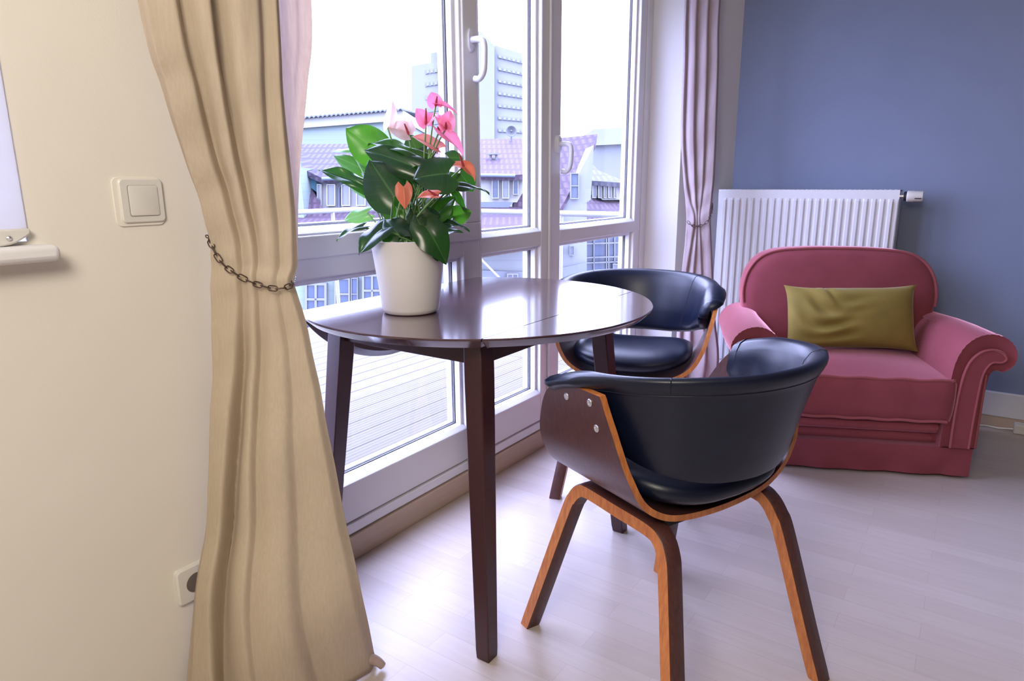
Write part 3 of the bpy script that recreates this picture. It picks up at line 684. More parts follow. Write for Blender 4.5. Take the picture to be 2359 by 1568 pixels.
for k in range(10):       # the crowd of petioles rising from the pot
    a = k*.63; stem(root+V((.05*math.cos(a),.05*math.sin(a),0)), zp(700+random.random()*420, 820+random.random()*250, .03*math.sin(a)), .002)

# ================================================================== CHAIRS
def chair():
    r = empty('dining_chair', (0,0,0))
    # bent plywood shell, U seen from the front
    U = [(-.271,.664),(-.266,.630),(-.253,.570),(-.236,.510),(-.206,.455),(-.160,.420),(-.10,.402),(0,.395)]; U = U+[(-x,z) for x,z in U[-2::-1]]
    ns, nt_ = 72, 14; xs = list(range(len(U))); mid = []
    for i in range(ns+1): t = i/ns*(len(U)-1); mid.append((cat(xs,[p[0] for p in U],t), cat(xs,[p[1] for p in U],t)))
    O, I = [], []; th = .0125
    for i,(x,z) in enumerate(mid):
        a = mid[max(i-1,0)]; c = mid[min(i+1,ns)]; tx, tz = c[0]-a[0], c[1]-a[1]; l = math.hypot(tx,tz); nx, nz = -tz/l, tx/l
        yb = interp([.39,.5,.60,.66,.68],[-.125,-.118,-.095,-.076,-.06],z); yf = cat([.39,.45,.52,.58,.63,.665,.68],[.165,.168,.158,.132,.098,.050,.030],z)
        ro, ri = [], []
        for j in range(nt_+1):
            y = yb+(yf-yb)*j/nt_; ro.append((x,y,z)); ri.append((x+nx*th,y,z+nz*th))
        O.append(ro); I.append(ri)
    b = MB().grid(O,0); b.grid(I,0)
    def strip(A,B): b.grid([[p for p in A],[p for p in B]],1)
    strip([r_[0] for r_ in O],[r_[0] for r_ in I]); strip([r_[-1] for r_ in O],[r_[-1] for r_ in I]); strip(O[0],I[0]); strip(O[-1],I[-1])
    # weld
    obj('shell', b, [M['walnut'],M['ply']], r, ang=50)
    # side frames of bent plywood: front leg, rail, rear leg in one
    for s in (-1,1):
        K_ = [(.213,.238,0),(.197,.2102,.10),(.163,.151,.315),(.1545,.137,.356),(.151,.118,.380),(.150,.092,.388),(.150,0,.388),(.150,-.092,.388),(.151,-.122,.379),(.1545,-.142,.354),(.163,-.158,.31),(.194,-.212,.10),(.208,-.240,0)]
        K_ = [(s*x,y,z) for x,y,z in K_]; n = len(K_); rings = []
        P = [V([cat(range(n),[p[c] for p in K_],i/80*(n-1)) for c in range(3)]) for i in range(81)]
        P[0].z = 0; P[-1].z = 0
        for i,p in enumerate(P):
            t = (P[min(i+1,80)]-P[max(i-1,0)]).normalized(); wx = V((1,0,0)); wx = (wx-t*wx.dot(t)).normalized(); nn = t.cross(wx)
            if i in (0,80): wx = V((1,0,0)); nn = V((0,1 if i == 0 else -1,0)); nn = V((0,1,0)) if t.cross(V((1,0,0))).y > 0 else V((0,-1,0))
            a, c = .018, .0145
            rings.append([p+wx*u*a+nn*v*c for u,v in ((-1,-.88),(-.88,-1),(.88,-1),(1,-.88),(1,.88),(.88,1),(-.88,1),(-1,.88))])
        o = obj('bentwood_leg', MB().loft(rings, mfun=lambda i,j: 1 if j in (3,7) else 0), [M['walnut'],M['ply']], r, ang=40)
    b = MB().box((-.13,.05,.378),(.13,.095,.397)); b.box((-.13,-.095,.378),(.13,-.05,.397)); obj('seat_support', b, M['support'], r, bevel=.002)
    # seat pad
    P = []; nu, nv = 48, 16
    for i in range(nv+1):
        f = i/nv; a = -PI/2+PI*f; rad = max(.002,math.cos(a))**.55; hz = math.sin(a); row = []
        for k in range(nu):
            t = 2*PI*k/nu; cx_, sy_ = math.cos(t), math.sin(t); e = 2/3.0
            x = .196*math.copysign(abs(cx_)**e,cx_)*rad; y = .012+.178*math.copysign(abs(sy_)**e,sy_)*rad
            z = .456+.55*x*x+.038*hz+(.006*(1-(y/.2)**2) if hz > 0 else 0)
            row.append((x,y,z))
        P.append(row)
    obj('seat_pad', MB().loft(P), M['leather'], r, ang=80)
    # wrap-around back: padded band that becomes the arm rests
    def plan(t, a, bb, y0, yt):          # t -1..1, outer plan curve, tips at (+-a, yt)
        q = abs(t); s = 1 if t > 0 else -1
        if q < .66: an = q/.66*PI/2; return V((s*a*math.sin(an), y0-bb*math.cos(an), 0))
        return V((s*a, y0+(yt-y0)*(q-.66)/.34, 0))
    rings = []; NT = 96
    for i in range(NT+1):
        t = -1+2*i/NT; q = abs(t)
        zt = cat([0,.3,.6,.8,.95,1],[.716,.713,.700,.688,.674,.667],q); zb = cat([0,.25,.5,.66,.8,.92,1],[.498,.502,.524,.546,.562,.580,.602],q)
        up_ = plan(t,.262,.232,-.03,.070); lo = plan(t,.204,.172,-.03,.062); d = plan(min(1,t+.01),.262,.232,-.03,.070)-plan(max(-1,t-.01),.262,.232,-.03,.070)
        nrm = V((d.y,-d.x,0)).normalized()          # outward
        arm = sm(.55,.75,q); tip = sm(.86,1,q); lo = lo*(1-arm)+plan(t,.238,.21,-.03,.060)*arm
        ring = []; k = 1-.10*tip; hgt = zt-zb
        sec = [(0,0,0),(-.018,.03,0),(-.028,.12,0),(-.031,.4,0),(-.031,.72,0),(-.030,.88,0),(-.024,.965,0),(-.010,1.0,0),(.006,.992,0),(.017,.962,0),(.020,.92,0),(.015,.875,0),(.004,.84,0),(0,.78,0),(0,.5,0),(.002,.2,0),(.002,.06,0)]
        for of, h, _ in sec:
            lf = min(.66,.040/hgt); h = 1-(1-h)/.2*lf if h >= .8 else h/.8*(1-lf)
            c = lo*(1-h)+up_*h
            lip = of*(.30+1.25*arm) if of > 0.003 else of*(1+.25*arm)
            ring.append(c+nrm*lip*k+V((0,0,zb+hgt*h)))
        rings.append(ring)
    # round the tips
    for e in (0,NT):
        cen = sum(rings[e],V((0,0,0)))/len(rings[e]); dirv = V((0,1,0))
        extra = [[cen+(p-cen)*s+dirv*o for p in rings[e]] for s,o in ((.97,.010),(.87,.020),(.62,.029),(.3,.033),(.03,.034))]
        rings = (list(reversed(extra))+rings) if e == 0 else rings+extra
        if e == 0: NTo = len(extra)
    bk = obj('backrest', MB().loft(rings), M['leather'], r, ang=70)
    seam = MB()
    for t in (-.36,.36):
        i = int(round((t+1)/2*NT))+4; rg = rings[i]; seam.tube([V(p)*1.0 for p in rg[2:12]], .0011, 5)
    seam.tube([rg[12]+(rg[12]-rg[5])*.02 for rg in rings[18:-18]], .0011, 5)
    obj('stitching', seam, M['leather'], bk)
    for s in (-1,1):
        for y,z in ((.028,.637),(-.044,.645),(-.053,.597)):
            xo = s*(abs(cat([.39,.455,.51,.57,.63,.68],[.1,.206,.236,.253,.266,.276],z))); b = MB()
            b.lathe([(.0,0),(.0072,0),(.0072,.002),(.0055,.0032),(.0035,.0032),(.0030,.0016),(0,.0016)], n=18); b.v = [(xo+s*(zz-.0005), y+xx, z+yy) for xx,yy,zz in b.v]
            obj('screw', b, M['screw'], r)
    return r
ch = chair()
ch.location = (1.291,.469,0); ch.rotation_euler = (0,0,math.radians(66-90))
tag(ch, 'nearest black armchair seen from behind, walnut shell with three screws on its side', 'chair', 'walnut shell armchairs at the table')
c2 = copy_tree(ch); c2.location = (2.089,.931,0); c2.rotation_euler = (0,0,math.radians(197-90))
c2['label'] = 'black shell armchair on the far side of the table, in front of the tied curtain'

# ================================================================== ARMCHAIR (local: x to the viewer's left, y front = 0 and back negative)
AC = V((2.724,-.072,0)); ath = math.radians(204)
A = thing('armchair', 'deep pink velvet armchair with scrolled arms in front of the radiator', 'armchair', AC, ath-PI/2)
def ax_(x, y, z): return (x, y, z)     # local x (own right) maps straight on the rotated Empty
def am(b): return b
b = MB(); xa, xb, yb_ = .0, .745, -.585      # skirt with soft creases
R1 = []
def skirt_ring(z, k):
    pts = []; n = 40
    for e, (p, q) in enumerate((((xa,0),(xb,0)),((xb,0),(xb,yb_)),((xb,yb_),(xa,yb_)),((xa,yb_),(xa,0)))):
        for i in range(n):
            t = i/n; x = p[0]+(q[0]-p[0])*t; y = p[1]+(q[1]-p[1])*t; o = k*(.004*math.sin(t*13+e)+.004*math.sin(t*31+2*e))*math.sin(PI*t)
            cr = k*.010*math.exp(-((t-.12+.9*(z-.02))/.035)**2) if e == 0 else 0
            pts.append((x+(o if e % 2 else 0), y+((o-cr) if e % 2 == 0 else 0), z))
    return pts
obj('skirt', MB().loft([skirt_ring(z,k) for z,k in ((.012,1),(.03,1),(.06,.8),(.09,.4),(.112,.1),(.117,0))]), M['velvet'], A, ang=60)
for x in (.05,.695):
    for y in (-.05,-.53): obj('foot', MB().box((x-.02,y-.02,0),(x+.02,y+.02,.03)), M['black'], A, bevel=.002)
obj('seat_base', MB().box((.09,-.56,.116),(.655,-.03,.26)), M['velvet'], A, bevel=.012, seg=3)
def roll(z0, z1, x0, x1, y, bul):        # padded horizontal band across the front
    rings = []
    for i in range(25):
        t = i/24; x = x0+(x1-x0)*t; e = min(1,min(t,1-t)/.03); ring = []
        for k in range(14):
            a = 2*PI*k/14; cz = (z0+z1)/2; hz = (z1-z0)/2
            ring.append((x, y-.03+(.03+bul)*math.copysign(abs(math.cos(a))**.6,math.cos(a))*e**.5, cz+hz*math.copysign(abs(math.sin(a))**.6,math.sin(a))*(.75+.25*e)))
        rings.append(ring)
    return MB().loft(rings)
obj('front_band', roll(.114,.160,.105,.64,-.036,.012), M['velvet'], A, ang=60)
obj('front_band', roll(.161,.203,.098,.647,-.016,.018), M['velvet'], A, ang=60)
# seat cushion
P = []
for z, y0, xi in ((.205,-.03,.014),(.206,.0,.004),(.212,.010,.0),(.25,.014,-.002),(.30,.016,-.003),(.345,.013,-.002),(.356,.010,0),(.360,.002,.004)):
    P.append([(.083+xi,y0-.012,z),(.1+xi,y0,z)]+[(.1+(.545)*k/20,y0+.003*math.sin(PI*k/20)+.0015*math.sin(k*1.1),z) for k in range(1,20)]+[(.645-xi,y0,z),(.662-xi,y0-.012,z),(.664-xi,-.45,z+(.012 if z > .3 else 0)),(.08+xi,-.45,z+(.012 if z > .3 else 0))])
b = MB().loft(P, caps=False); b.add(P[0], [tuple(range(len(P[0])-1,-1,-1))])
top = []
for j in range(17):
    t = j/16; y = .002-.452*t
    top.append([(.088+.57*k/24, y+(.003*math.sin(PI*k/24) if j == 0 else 0), .360+.012*t+.020*math.sin(PI*k/24)*math.sin(PI*min(1,.03+t*1.1))) for k in range(25)])
b.grid(top)
sc_ = obj('seat_cushion', b, M['velvet'], A, ang=55)
obj('piping', MB().tube([(.083,-.40,.368),(.082,-.01,.361)]+[(.1+.545*k/30,.008+.003*math.sin(PI*k/30),.3595+.002*math.sin(k*.9)) for k in range(31)]+[(.662,-.01,.361),(.66,-.40,.368)], .0055, 8), M['velvet_fold'], sc_)
obj('piping', MB().tube([(.10+.545*k/30,.012+.002*math.sin(PI*k/30),.212+.0015*math.sin(k)) for k in range(31)], .0055, 8), M['velvet_fold'], sc_)
# arms: scroll profile swept from front to back
prof = [(.108,.118),(.108,.25),(.104,.36),(.098,.42),(.083,.468),(.060,.500),(.030,.520),(-.004,.526),(-.038,.518),(-.066,.498),(-.084,.468),(-.086,.436),(-.072,.410),(-.050,.398),(-.028,.402),(-.014,.392),(-.008,.36),(-.004,.25),(-.002,.118)]
pn = len(prof); PR_ = []
for i in range(90): t = i/89*(pn-1); PR_.append((cat(range(pn),[p[0] for p in prof],t), cat(range(pn),[p[1] for p in prof],t)))
cxs, czs = -.005, .45
for s in (0,1):
    rings = []
    for y in (-.0,.004,.006,-.002,-.010,-.02,-.035,-.06,-.1,-.2,-.3,-.42,-.52,-.575):
        ring = []
        first = len(rings) < 2
        for i,(x,z) in enumerate(PR_):
            sc2 = [.88,.95,1.0][len(rings)] if len(rings) < 3 else 1
            g = math.exp(-((y+.012)/.02)**2)*sm(.40,.44,z)*(.0032*math.sin(i*2.6)) if len(rings) >= 2 else 0     # gathers round the scroll
            X = cxs+(x-cxs)*sc2*(1+g*8) ; Z = czs+(z-czs)*(sc2 if z > .42 else 1)*(1+g*8)
            back = sm(.2,.58,-y); X += .02*back*(1 if x < .05 else 0); Z += -.012*back if z > .4 else 0
            ring.append((X if not s else .745-X, y, Z))
        rings.append(ring)
    arm = obj('arm', MB().loft(rings), M['velvet'], A, ang=45)
    # front facing with corded outline
    face = [(.078,.120),(.078,.25),(.072,.36),(.058,.425),(.030,.462),(-.004,.474),(-.036,.466),(-.052,.446),(-.040,.432),(-.012,.430),(.006,.405),(.014,.36),(.018,.25),(.020,.120)]
    fp = []
    for i in range(60): t = i/59*(len(face)-1); fp.append((cat(range(len(face)),[p[0] for p in face],t),cat(range(len(face)),[p[1] for p in face],t)))
    mx_ = (lambda x: x) if not s else (lambda x: .745-x)
    fc = obj('arm_facing', MB().loft([[(mx_(x),yy,z) for x,z in fp] for yy in (.0,.010,.0125)]), M['velvet'], arm, ang=45)
    obj('cord', MB().tube([(mx_(x),.0125,z) for x,z in fp], .0042, 7), M['velvet_fold'], fc)
    obj('side_piping', MB().tube([(mx_(-.003),.004,z) for z in (.12,.2,.3,.385)], .004, 7), M['velvet_fold'], arm)
# backrest
OUT = []
oc = [(.040,.36),(.018,.46),(.006,.54),(.004,.60),(.020,.665),(.062,.722),(.130,.752),(.25,.763)]
oc = oc+[(.3725,.765)]+[(.745-x,z) for x,z in reversed(oc)]
for i in range(97): t = i/96*(len(oc)-1); OUT.append((cat(range(len(oc)),[p[0] for p in oc],t),cat(range(len(oc)),[p[1] for p in oc],t)))
rings = []; cxm, czm = .3725,.55
def lean(z): return -.395-.16*(z-.36)
for s_, o_y in ((.0,.022),(.35,.021),(.65,.017),(.85,.008),(.94,.0),(.985,-.012),(1.0,-.03),(1.0,-.09),(.99,-.115),(.96,-.13),(.7,-.135),(.0,-.135)):
    rings.append([(cxm+(x-cxm)*s_, lean(czm+(z-czm)*s_)+o_y, czm+(z-czm)*s_) for x,z in OUT])
bkr = obj('backrest', MB().loft(rings), M['velvet'], A, ang=60)
obj('piping', MB().tube([(cxm+(x-cxm)*.99, lean(czm+(z-czm)*.99)-.008, czm+(z-czm)*.99) for x,z in OUT[12:85]], .0055, 8), M['velvet_fold'], bkr)

# cushion leaning on the backrest
Bc = AC
def cushion():
    nx, nz = 46, 28; wd, ht = .485, .262; F, Bk = [], []
    for i in range(nz+1):
        v = i/nz*2-1; rf, rb = [], []
        for j in range(nx+1):
            u = j/nx*2-1; ed = (1-abs(u)**2.6)*(1-abs(v)**2.6); th = .062*max(0,ed)**.55
            pin = 1-.11*(1-abs(u)**4)*abs(v)**6; pu = 1-.06*(1-abs(v)**4)*abs(u)**6
            x = u*wd/2*pu; z = v*ht/2*pin
            # pulled creases from the lower left and the top
            cr = 0
            for (a_, p_, k_, amp, sp) in ((2.6,.55,15,.0050,.5),(1.15,-.1,11,.003,.34)):
                cr += amp*math.sin(k_*(v*.9+u*.45*math.cos(a_)+p_+.22*math.sin(u*4.1+v*2)))*math.exp(-((u-(.55 if sp > .4 else .3))/sp)**2)*ed
            cr += .0035*math.exp(-((u-.36-.25*(v-.6))/.03)**2)*sm(-.1,.8,v)-.006*math.exp(-((u-.31-.25*(v-.6))/.02)**2)*sm(.2,.9,v)
            rf.append((x, th+cr*2.0, z)); rb.append((x, -th*.9, z))
        F.append(rf); Bk.append(rb)
    b = MB().grid(F); b.grid(Bk)
    return b
cu = obj('cushion', cushion(), M['olive'], ang=80)
aR = Matrix.Rotation(ath-PI/2,4,'Z')
cu.matrix_world = Matrix.Translation(AC) @ aR @ Matrix.Translation((.352,-.318,.508)) @ Matrix.Rotation(math.radians(19),4,'X') @ Matrix.Rotation(math.radians(1.5),4,'Y')
tag(cu, 'small oblong olive velvet cushion on the pink armchair', 'cushion')

# ================================================================== RADIATOR
RX = 3.275; ry0, ry1 = .296, 1.052; rz0, rz1 = .13, .989
R = thing('radiator', 'white ribbed panel radiator on the grey wall behind the armchair', 'radiator', (RX+.05,(ry0+ry1)/2,0)); rb = R.location
nf = 23; pit = (ry1-ry0-.03)/nf; y = ry0+.015; sec = [(ry0,0),(ry0+.004,-.003),(y,-.003)]
for k in range(nf):
    sec += [(y+pit*.08,-.003),(y+pit*.26,-.0105),(y+pit*.62,-.0105),(y+pit*.80,-.003)]; y += pit
sec += [(ry1-.015,-.003),(ry1-.004,-.003),(ry1,0)]
def rsec(z, k): return [(RX+d*k+(0 if k else -.003), yy, z) for yy,d in sec]+[(RX+.012,ry1,z),(RX+.012,ry0,z)]
b = MB().loft([rsec(rz0,0),rsec(rz0+.03,0),rsec(rz0+.04,1),rsec(rz1-.048,1),rsec(rz1-.038,0),rsec(rz1-.004,0),[(x+.002,yy,rz1) for x,yy,z in rsec(0,0)]])
obj('panel', b, M['radiator'], R, rb, ang=18)
b = MB().box((RX+.012,ry0,rz0+.01),(RX+.09,ry0+.002,rz1)); b.box((RX+.012,ry1-.002,rz0+.01),(RX+.09,ry1,rz1)); obj('side_cover', b, M['radiator'], R, rb, .001)
b = MB().box((RX+.010,ry0,rz1-.006),(RX+.092,ry1,rz1-.002))
for k in range(38): yy = ry0+.02+k*(ry1-ry0-.04)/37; b.box((RX+.02,yy-.003,rz1-.004),(RX+.08,yy+.003,rz1+.001))
obj('top_grille', b, M['radiator'], R, rb)
b = MB().box((RX+.078,ry0+.004,rz0+.02),(RX+.09,ry1-.004,rz1-.012)); obj('rear_panel', b, M['radiator'], R, rb)
b = MB()
for yy in (ry0+.1,ry1-.1): b.box((RX+.088,yy-.015,rz0+.02),(L-.002,yy+.015,rz1-.05))
b.box((RX+.03,ry0+.05,0),(RX+.05,ry0+.07,rz0+.03)); b.box((RX+.03,ry0+.1,0),(RX+.05,ry0+.12,rz0+.03)); obj('bracket', b, M['radiator'], R, rb)
def ycyl(b, x, z, prof, n=28):
    return b.loft([[(x+r_*math.cos(2*PI*k/n), yy, z+r_*math.sin(2*PI*k/n)) for k in range(n)] for r_,yy in prof])
vx, vz = RX+.005, .963
v = obj('valve', ycyl(MB(), vx, vz, ((.009,ry0),(.009,ry0-.012),(.012,ry0-.012),(.012,ry0-.02))), M['screw'], R, rb)
obj('valve_collar', ycyl(MB(), vx, vz, ((.013,ry0-.014),(.019,ry0-.016),(.019,ry0-.026),(.013,ry0-.028))), M['black'], v, rb)
b = MB(); n = 40
b.loft([[(vx+(r_+(.0008 if (k % 2 and 1 <= q <= 4) else 0))*math.cos(2*PI*k/n), yy, vz+(r_+(.0008 if (k % 2 and 1 <= q <= 4) else 0))*math.sin(2*PI*k/n)) for k in range(n)] for q,(r_,yy) in enumerate(((.02,ry0-.026),(.0225,ry0-.029),(.0225,ry0-.05),(.0215,ry0-.052),(.021,ry0-.080),(.0195,ry0-.084)))])
kn = obj('thermostat_knob', b, M['white_plastic'], v, rb)
obj('setting_mark', MB().box((vx-.0222,ry0-.08,vz-.0105),(vx-.0195,ry0-.056,vz-.006)), M['black'], v, rb)

# cable and plug behind the armchair
b = MB().tube([(3.30,.02,.006),(3.36,-.06,.006),(3.392,-.12,.006),(3.385,-.165,.006),(3.385,-.215,.012)], .0032, 8); tag(obj('cable', b, M['white_plastic']), 'thin white cable on the floor along the grey wall', 'cable')
b = MB().box((3.355,-.33,.0),(3.402,-.215,.042)); tag(obj('power_strip', b, M['white_plastic'], bevel=.006), 'white power strip on the floor at the foot of the grey wall', 'power strip')

# ================================================================== OUTSIDE
DZ = -.15
b = MB().box((-1.5,W+.09,DZ-.06),(4.4,4.55,DZ)); struct(obj('balcony_deck', b, M['deck']), 'grooved wooden balcony deck outside the windows', 'deck')
b = MB().box((-1.5,W+.06,DZ),(3.3,W+.09,.10)); struct(obj('trim_3', b, M['bld_grey']), 'outer threshold of the glazed front', 'trim')
b = MB().box((-60,4.7,-9.2),(90,90,-9)); struct(obj('ground', b, M['ground']), 'courtyard ground far below', 'ground')
RZ = .803; RLx = 4.33
RL = thing('balcony_railing', 'white tube railing of the balcony with thin diagonal braces', 'railing', (RLx,3.4,DZ)); rlb = RL.location
obj('handrail', MB().tube([(RLx,1.5,RZ),(RLx+.03,3.0,RZ),(RLx,4.2,RZ),(RLx-.06,4.42,RZ),(RLx-.2,4.5,RZ),(3.2,4.5,RZ),(-1.4,4.5,RZ)], .021, 14), M['rail'], RL, rlb)
for x, y in ((RLx,1.55),(RLx+.02,2.55),(RLx+.01,3.6),(3.9,4.5),(2.4,4.5),(.8,4.5)):
    obj('post', MB().tube([(x,y,DZ),(x,y,RZ-.015)], .016, 10), M['rail'], RL, rlb)
for p, q in (((RLx+.02,3.55,.62),(RLx+.02,2.6,-.1)),((RLx+.02,1.6,.62),(RLx+.02,2.5,-.1))): obj('brace', MB().tube([p,q], .009, 8), M['rail'], RL, rlb)
obj('antenna_rod', MB().tube([(RLx-.02,1.83,RZ-.05),(RLx-.03,1.80,RZ+.19)], .006, 8), M['rail'], RL, rlb)

def wallp(px, D, depth, parent, base, m, name='wall'):
    b = MB().prism([bp(x,y,D) for x,y in px], FH*depth); return obj(name, b, m, parent, base)
def slab(pts, m, parent, base, name='roof', th=.14):
    b = MB().prism([bp(*p) for p in pts], (0,0,-th)); return obj(name, b, m, parent, base)
def bwin(x0, y0, x1, y1, D, parent, base, glass='bld_pane', nm=1, nh=0, fr='bld_white'):
    """framed window: frame part with a pane sub-part and glazing bars"""
    P = lambda x,y,d: bp(x,y,d)
    fw = max(1.2,(x1-x0)*.10); b = MB()
    def bar(a,b_,c,d_): b.prism([P(a,b_,D-.10),P(c,b_,D-.10),P(c,d_,D-.10),P(a,d_,D-.10)], FH*.12)
    bar(x0,y0,x1,y0+fw); bar(x0,y1-fw,x1,y1); bar(x0,y0+fw,x0+fw,y1-fw); bar(x1-fw,y0+fw,x1,y1-fw)
    for k in range(1,nm): x = x0+(x1-x0)*k/nm; bar(x-fw/2,y0+fw,x+fw/2,y1-fw)
    for k in range(1,nh+1): y = y0+(y1-y0)*k/(nh+1); bar(x0+fw,y-fw/2,x1-fw,y+fw/2)
    f = obj('window', b, M[fr], parent, base)
    g = MB().prism([P(x0+fw,y0+fw,D-.05),P(x1-fw,y0+fw,D-.05),P(x1-fw,y1-fw,D-.05),P(x0+fw,y1-fw,D-.05)], FH*.03); obj('pane', g, M[glass], f, base)
def bthing(name, label, px, D, cat_='building', group=None):
    p = bp(px,600,D); p.z = -9; return thing(name, label, cat_, p, 0, group), p
BOT = 1400
# tower block
r, bb_ = bthing('tower_block', 'tall pale high-rise block with rows of windows in the haze', 1100, 70)
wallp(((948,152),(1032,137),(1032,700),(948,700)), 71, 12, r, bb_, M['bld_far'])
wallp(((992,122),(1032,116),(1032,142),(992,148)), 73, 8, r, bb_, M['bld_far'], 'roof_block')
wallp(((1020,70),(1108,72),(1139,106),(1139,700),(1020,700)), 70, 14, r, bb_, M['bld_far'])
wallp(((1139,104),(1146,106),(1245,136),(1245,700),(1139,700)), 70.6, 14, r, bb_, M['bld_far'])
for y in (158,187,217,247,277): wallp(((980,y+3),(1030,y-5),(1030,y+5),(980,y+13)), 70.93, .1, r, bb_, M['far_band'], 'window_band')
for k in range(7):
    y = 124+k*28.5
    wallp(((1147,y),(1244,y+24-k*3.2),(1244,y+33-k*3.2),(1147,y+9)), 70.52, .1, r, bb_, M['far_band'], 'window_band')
    for q in range(9): x = 1149+q*10.5; s_ = (24-k*3.2)/97; yy = y+(x-1147)*s_; wallp(((x,yy+2.5),(x+6,yy+2.5+6*s_),(x+6,yy+8+6*s_),(x,yy+8)), 70.4, .1, r, bb_, M['far_pane'], 'window')
for k in range(2):
    y = 158+k*29
    for q in range(5): x = 983+q*9.4; wallp(((x,y+4-q*1.3),(x+5,y+3-q*1.3),(x+5,y+10-q*1.3),(x,y+11-q*1.3)), 70.85, .1, r, bb_, M['far_pane'], 'window')
# pale blue boarded house with corrugated roof
r, bb_ = bthing('boarded_house', 'pale blue boarded house with a corrugated roof edge, left of the plant', 760, 30)
wallp(((600,300),(925,276),(925,900),(600,900)), 30, 8, r, bb_, M['siding'])
wallp(((600,281),(928,253),(928,277),(600,302)), 29.8, 8.6, r, bb_, M['fascia'], 'fascia')
b = MB(); rings = []
for i in range(241): x = 600+328*i/240; p = bp(x, 279-27.5*(i/240), 29.6); wv = .07*abs(math.sin(i*.42)); rings.append([p+V((0,0,wv)),p+V((0,0,wv-.06)),p+FH*9+V((0,0,wv+.5)),p+FH*9+V((0,0,wv+.56))])
obj('roof', b.loft(rings), M['bld_grey'], r, bb_)
# dormer house with mauve tiles, left
r, bb_ = bthing('dormer_house', 'house with mauve tiled roof, white dormer and blue glazing below, seen left of the plant', 800, 18)
wallp(((600,386),(690,386),(700,480),(702,900),(600,900)), 17.2, 5, r, bb_, M['siding'], 'side_wall')
slab(((690,332,21),(980,330,21),(980,402,17.8),(742,410,17.8),(694,387,17.8)), M['tile_dark'], r, bb_)
wallp(((694,388),(742,411),(742,452),(700,420)), 18.0, 2, r, bb_, M['turq'], 'gable')
wallp(((728,416),(960,410),(960,482),(742,482)), 18.0, 3, r, bb_, M['fascia'])
slab(((696,418,18.1),(716,430,18.1),(744,480,17.6),(744,500,17.4),(690,500,17.4)), M['tile_red'], r, bb_, 'lower_roof')
obj('gutter', MB().tube([bp(742,412,17.7),bp(980,404,17.7)], .05, 8), M['gutter'], r, bb_); obj('downpipe', MB().tube([bp(787,413,17.7),bp(785,425,17.9),bp(781,435,17.95),bp(781,484,17.95)], .04, 8), M['gutter'], r, bb_)
for x0,x1 in ((730,740),(752,772),(786,806),(820,842),(856,878)): bwin(x0,424,x1,474,17.95,r,bb_,'pale_pane',fr='fascia')
slab(((683,484,18),(985,484,18),(985,560,14.9),(683,560,14.9)), M['tile_red'], r, bb_, 'lower_roof')
wallp(((600,560),(985,545),(985,1100),(600,1100)), 15.4, 4, r, bb_, M['siding'], 'lower_wall')
for x0,x1,y0 in ((702,752,652),(770,806,640),(808,824,640),(834,880,632),(886,930,626)): bwin(x0,y0,x1,y0+112,15.35,r,bb_,'bld_glass',2 if x1-x0 > 40 else 1,2,'bld_white')
# middle house
r, bb_ = bthing('tiled_house', 'red tiled house with white dormer windows, seen through the middle pane', 1150, 19)
slab(((985,322,23),(1228,318,23),(1228,400,18.6),(1185,403,18.6),(985,400,18.6)), M['tile_red'], r, bb_)
wallp(((1000,403),(1208,403),(1208,466),(1000,466)), 18.8, 3, r, bb_, M['fascia'])
obj('gutter', MB().tube([bp(985,402,18.5),bp(1187,405,18.5)], .05, 8), M['gutter'], r, bb_)
for x0,x1,y1 in ((1133,1149,457),(1157,1173,457),(1182,1194,448)): bwin(x0,412,x1,y1,18.75,r,bb_,'bld_pane' if x0 != 1157 else 'pale_pane',fr='fascia')
slab(((1180,470,18.9),(1200,435,18.9),(1228,400,18.9),(1228,480,18.3)), M['tile_red'], r, bb_, 'side_roof')
wallp(((1000,464),(1182,466),(1172,478),(1000,478)), 18.7, .3, r, bb_, M['gutter'], 'flashing')
slab(((990,476,18.8),(1228,476,18.8),(1228,548,14.8),(990,548,14.8)), M['tile_red'], r, bb_, 'lower_roof')
wallp(((990,548),(1228,548),(1228,1100),(990,1100)), 15.6, 4, r, bb_, M['siding_white'], 'lower_wall')
wallp(((1100,622),(1228,627),(1228,1100),(1100,1100)), 15.5, .3, r, bb_, M['bld_grey'], 'plinth')
bwin(1168,630,1194,650,15.45,r,bb_,'bld_pane',2)
for dx in (0,): 
    b = MB(); p = bp(1136,372,20.3)
    for k in (-.07,.09): b.tube([p+RH*k, p+RH*k+V((0,0,.19))], .035, 8)
    b.box(tuple(p+V((-.16,-.16,.19))), tuple(p+V((.16,.16,.23)))); b.box(tuple(p+V((-.15,-.15,-.04))), tuple(p+V((.15,.15,.02)))); obj('chimney', b, M['bld_white'], r, bb_)
b = MB(); p = bp(1178,303,22.6); ring = []
for q in range(6): rad = .17*q/5; ring.append([p-FH*.1+FH*(-.14*(q/5)**2)*1.0+(RH*math.cos(2*PI*k/24)+V((0,0,1))*math.sin(2*PI*k/24))*max(rad,.003) for k in range(24)])
b.loft(ring, True, False); b.tube([p, p+V((0,0,-.55))], .03, 8); b.tube([p-FH*.05, p-FH*.4], .02, 6); obj('satellite_dish', b, M['bld_white'], r, bb_, solid=.01)
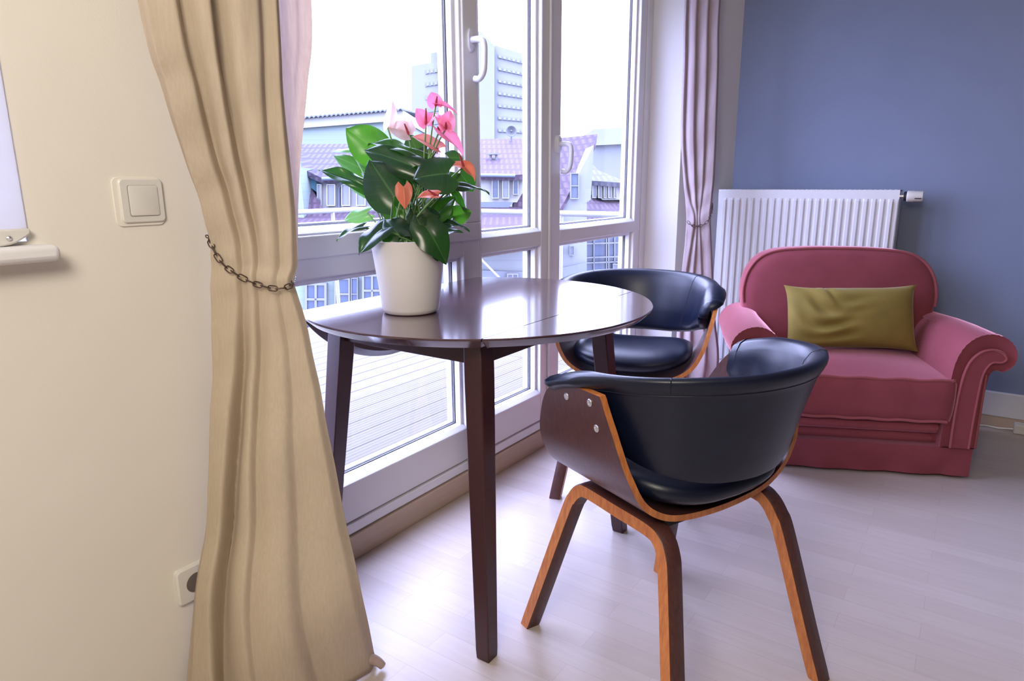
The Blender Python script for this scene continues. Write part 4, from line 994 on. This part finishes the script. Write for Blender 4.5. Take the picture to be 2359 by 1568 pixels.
# gable house
r, bb_ = bthing('gable_house', 'white gabled house with a steep red roof, behind the low door handle', 1320, 17)
slab(((1285,318,21.5),(1376,309,19.0),(1371,330,17.9),(1297,470,16.9),(1262,520,16.9),(1250,520,17.6),(1256,330,22.5)), M['tile_red'], r, bb_)
wallp(((1368,334),(1361,460),(1352,465),(1352,1100),(1268,1100),(1268,520),(1297,472)), 17.1, 5, r, bb_, M['bld_white'])
bwin(1314,398,1334,458,17.05,r,bb_,'bld_pane',1,1)
for x0,x1 in ((1288,1297),(1312,1323)): bwin(x0,566,x1,588,17.05,r,bb_,'bld_pane')
wallp(((1268,622),(1352,605),(1352,1100),(1268,1100)), 17.0, .2, r, bb_, M['bld_grey'], 'plinth')
# white block with parapet, flat roof block, small dormer house, glazed block
r, bb_ = bthing('white_block', 'plain white block with a flat roof edge behind the gable', 1420, 34)
wallp(((1364,333),(1470,328),(1470,900),(1364,900)), 34, 8, r, bb_, M['bld_white'])
wallp(((1366,322),(1470,316),(1470,330),(1366,335)), 33.7, 8.5, r, bb_, M['bld_far'], 'parapet')
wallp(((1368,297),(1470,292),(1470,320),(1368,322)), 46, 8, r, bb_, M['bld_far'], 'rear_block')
r, bb_ = bthing('slate_house', 'small grey roofed house with a row of slim dormer windows at the right pane edge', 1400, 23)
slab(((1361,374,25),(1378,392,24),(1437,416,22.5),(1480,422,22.5),(1480,424,22.0),(1361,416,22.0)), M['tile_grey'], r, bb_)
wallp(((1362,416),(1480,420),(1480,462),(1385,458),(1362,440)), 22.2, 3, r, bb_, M['fascia'])
for x0,x1 in ((1365,1374),(1378,1386),(1391,1397),(1401,1409),(1414,1421)): bwin(x0,422,x1,456,22.15,r,bb_,'pale_pane',fr='fascia')
slab(((1352,452,22.7),(1366,446,22.7),(1388,460,22.6),(1480,460,22.6),(1480,520,19.0),(1352,520,19.0)), M['tile_red'], r, bb_, 'lower_roof')
wallp(((1352,520),(1480,520),(1480,1100),(1352,1100)), 20.4, 3, r, bb_, M['bld_white'], 'lower_wall')
r, bb_ = bthing('glazed_stairwell', 'blue glazed stairwell block with white bars, low in the right door', 1400, 19)
b = MB().prism([bp(x,y,19.0) for x,y in ((1347,548),(1440,540),(1440,900),(1347,900))], FH*1.2); obj('glazing', b, M['bld_glass'], r, bb_)
b = MB()
for x in (1346,1367,1396,1401,1415,1430): b.prism([bp(x,545,18.9),bp(x+2.4,545,18.9),bp(x+2.4,900,18.9),bp(x,900,18.9)], FH*.1)
for y in (560,592,604,640): b.prism([bp(1346,y,18.9),bp(1440,y-3,18.9),bp(1440,y,18.9),bp(1346,y+3,18.9)], FH*.1)
obj('glazing_bars', b, M['bld_white'], r, bb_)
for x0,x1,y0 in ((1412,1428,608),): bwin(x0,y0,x1,y0+40,18.85,r,bb_,'bld_pane')
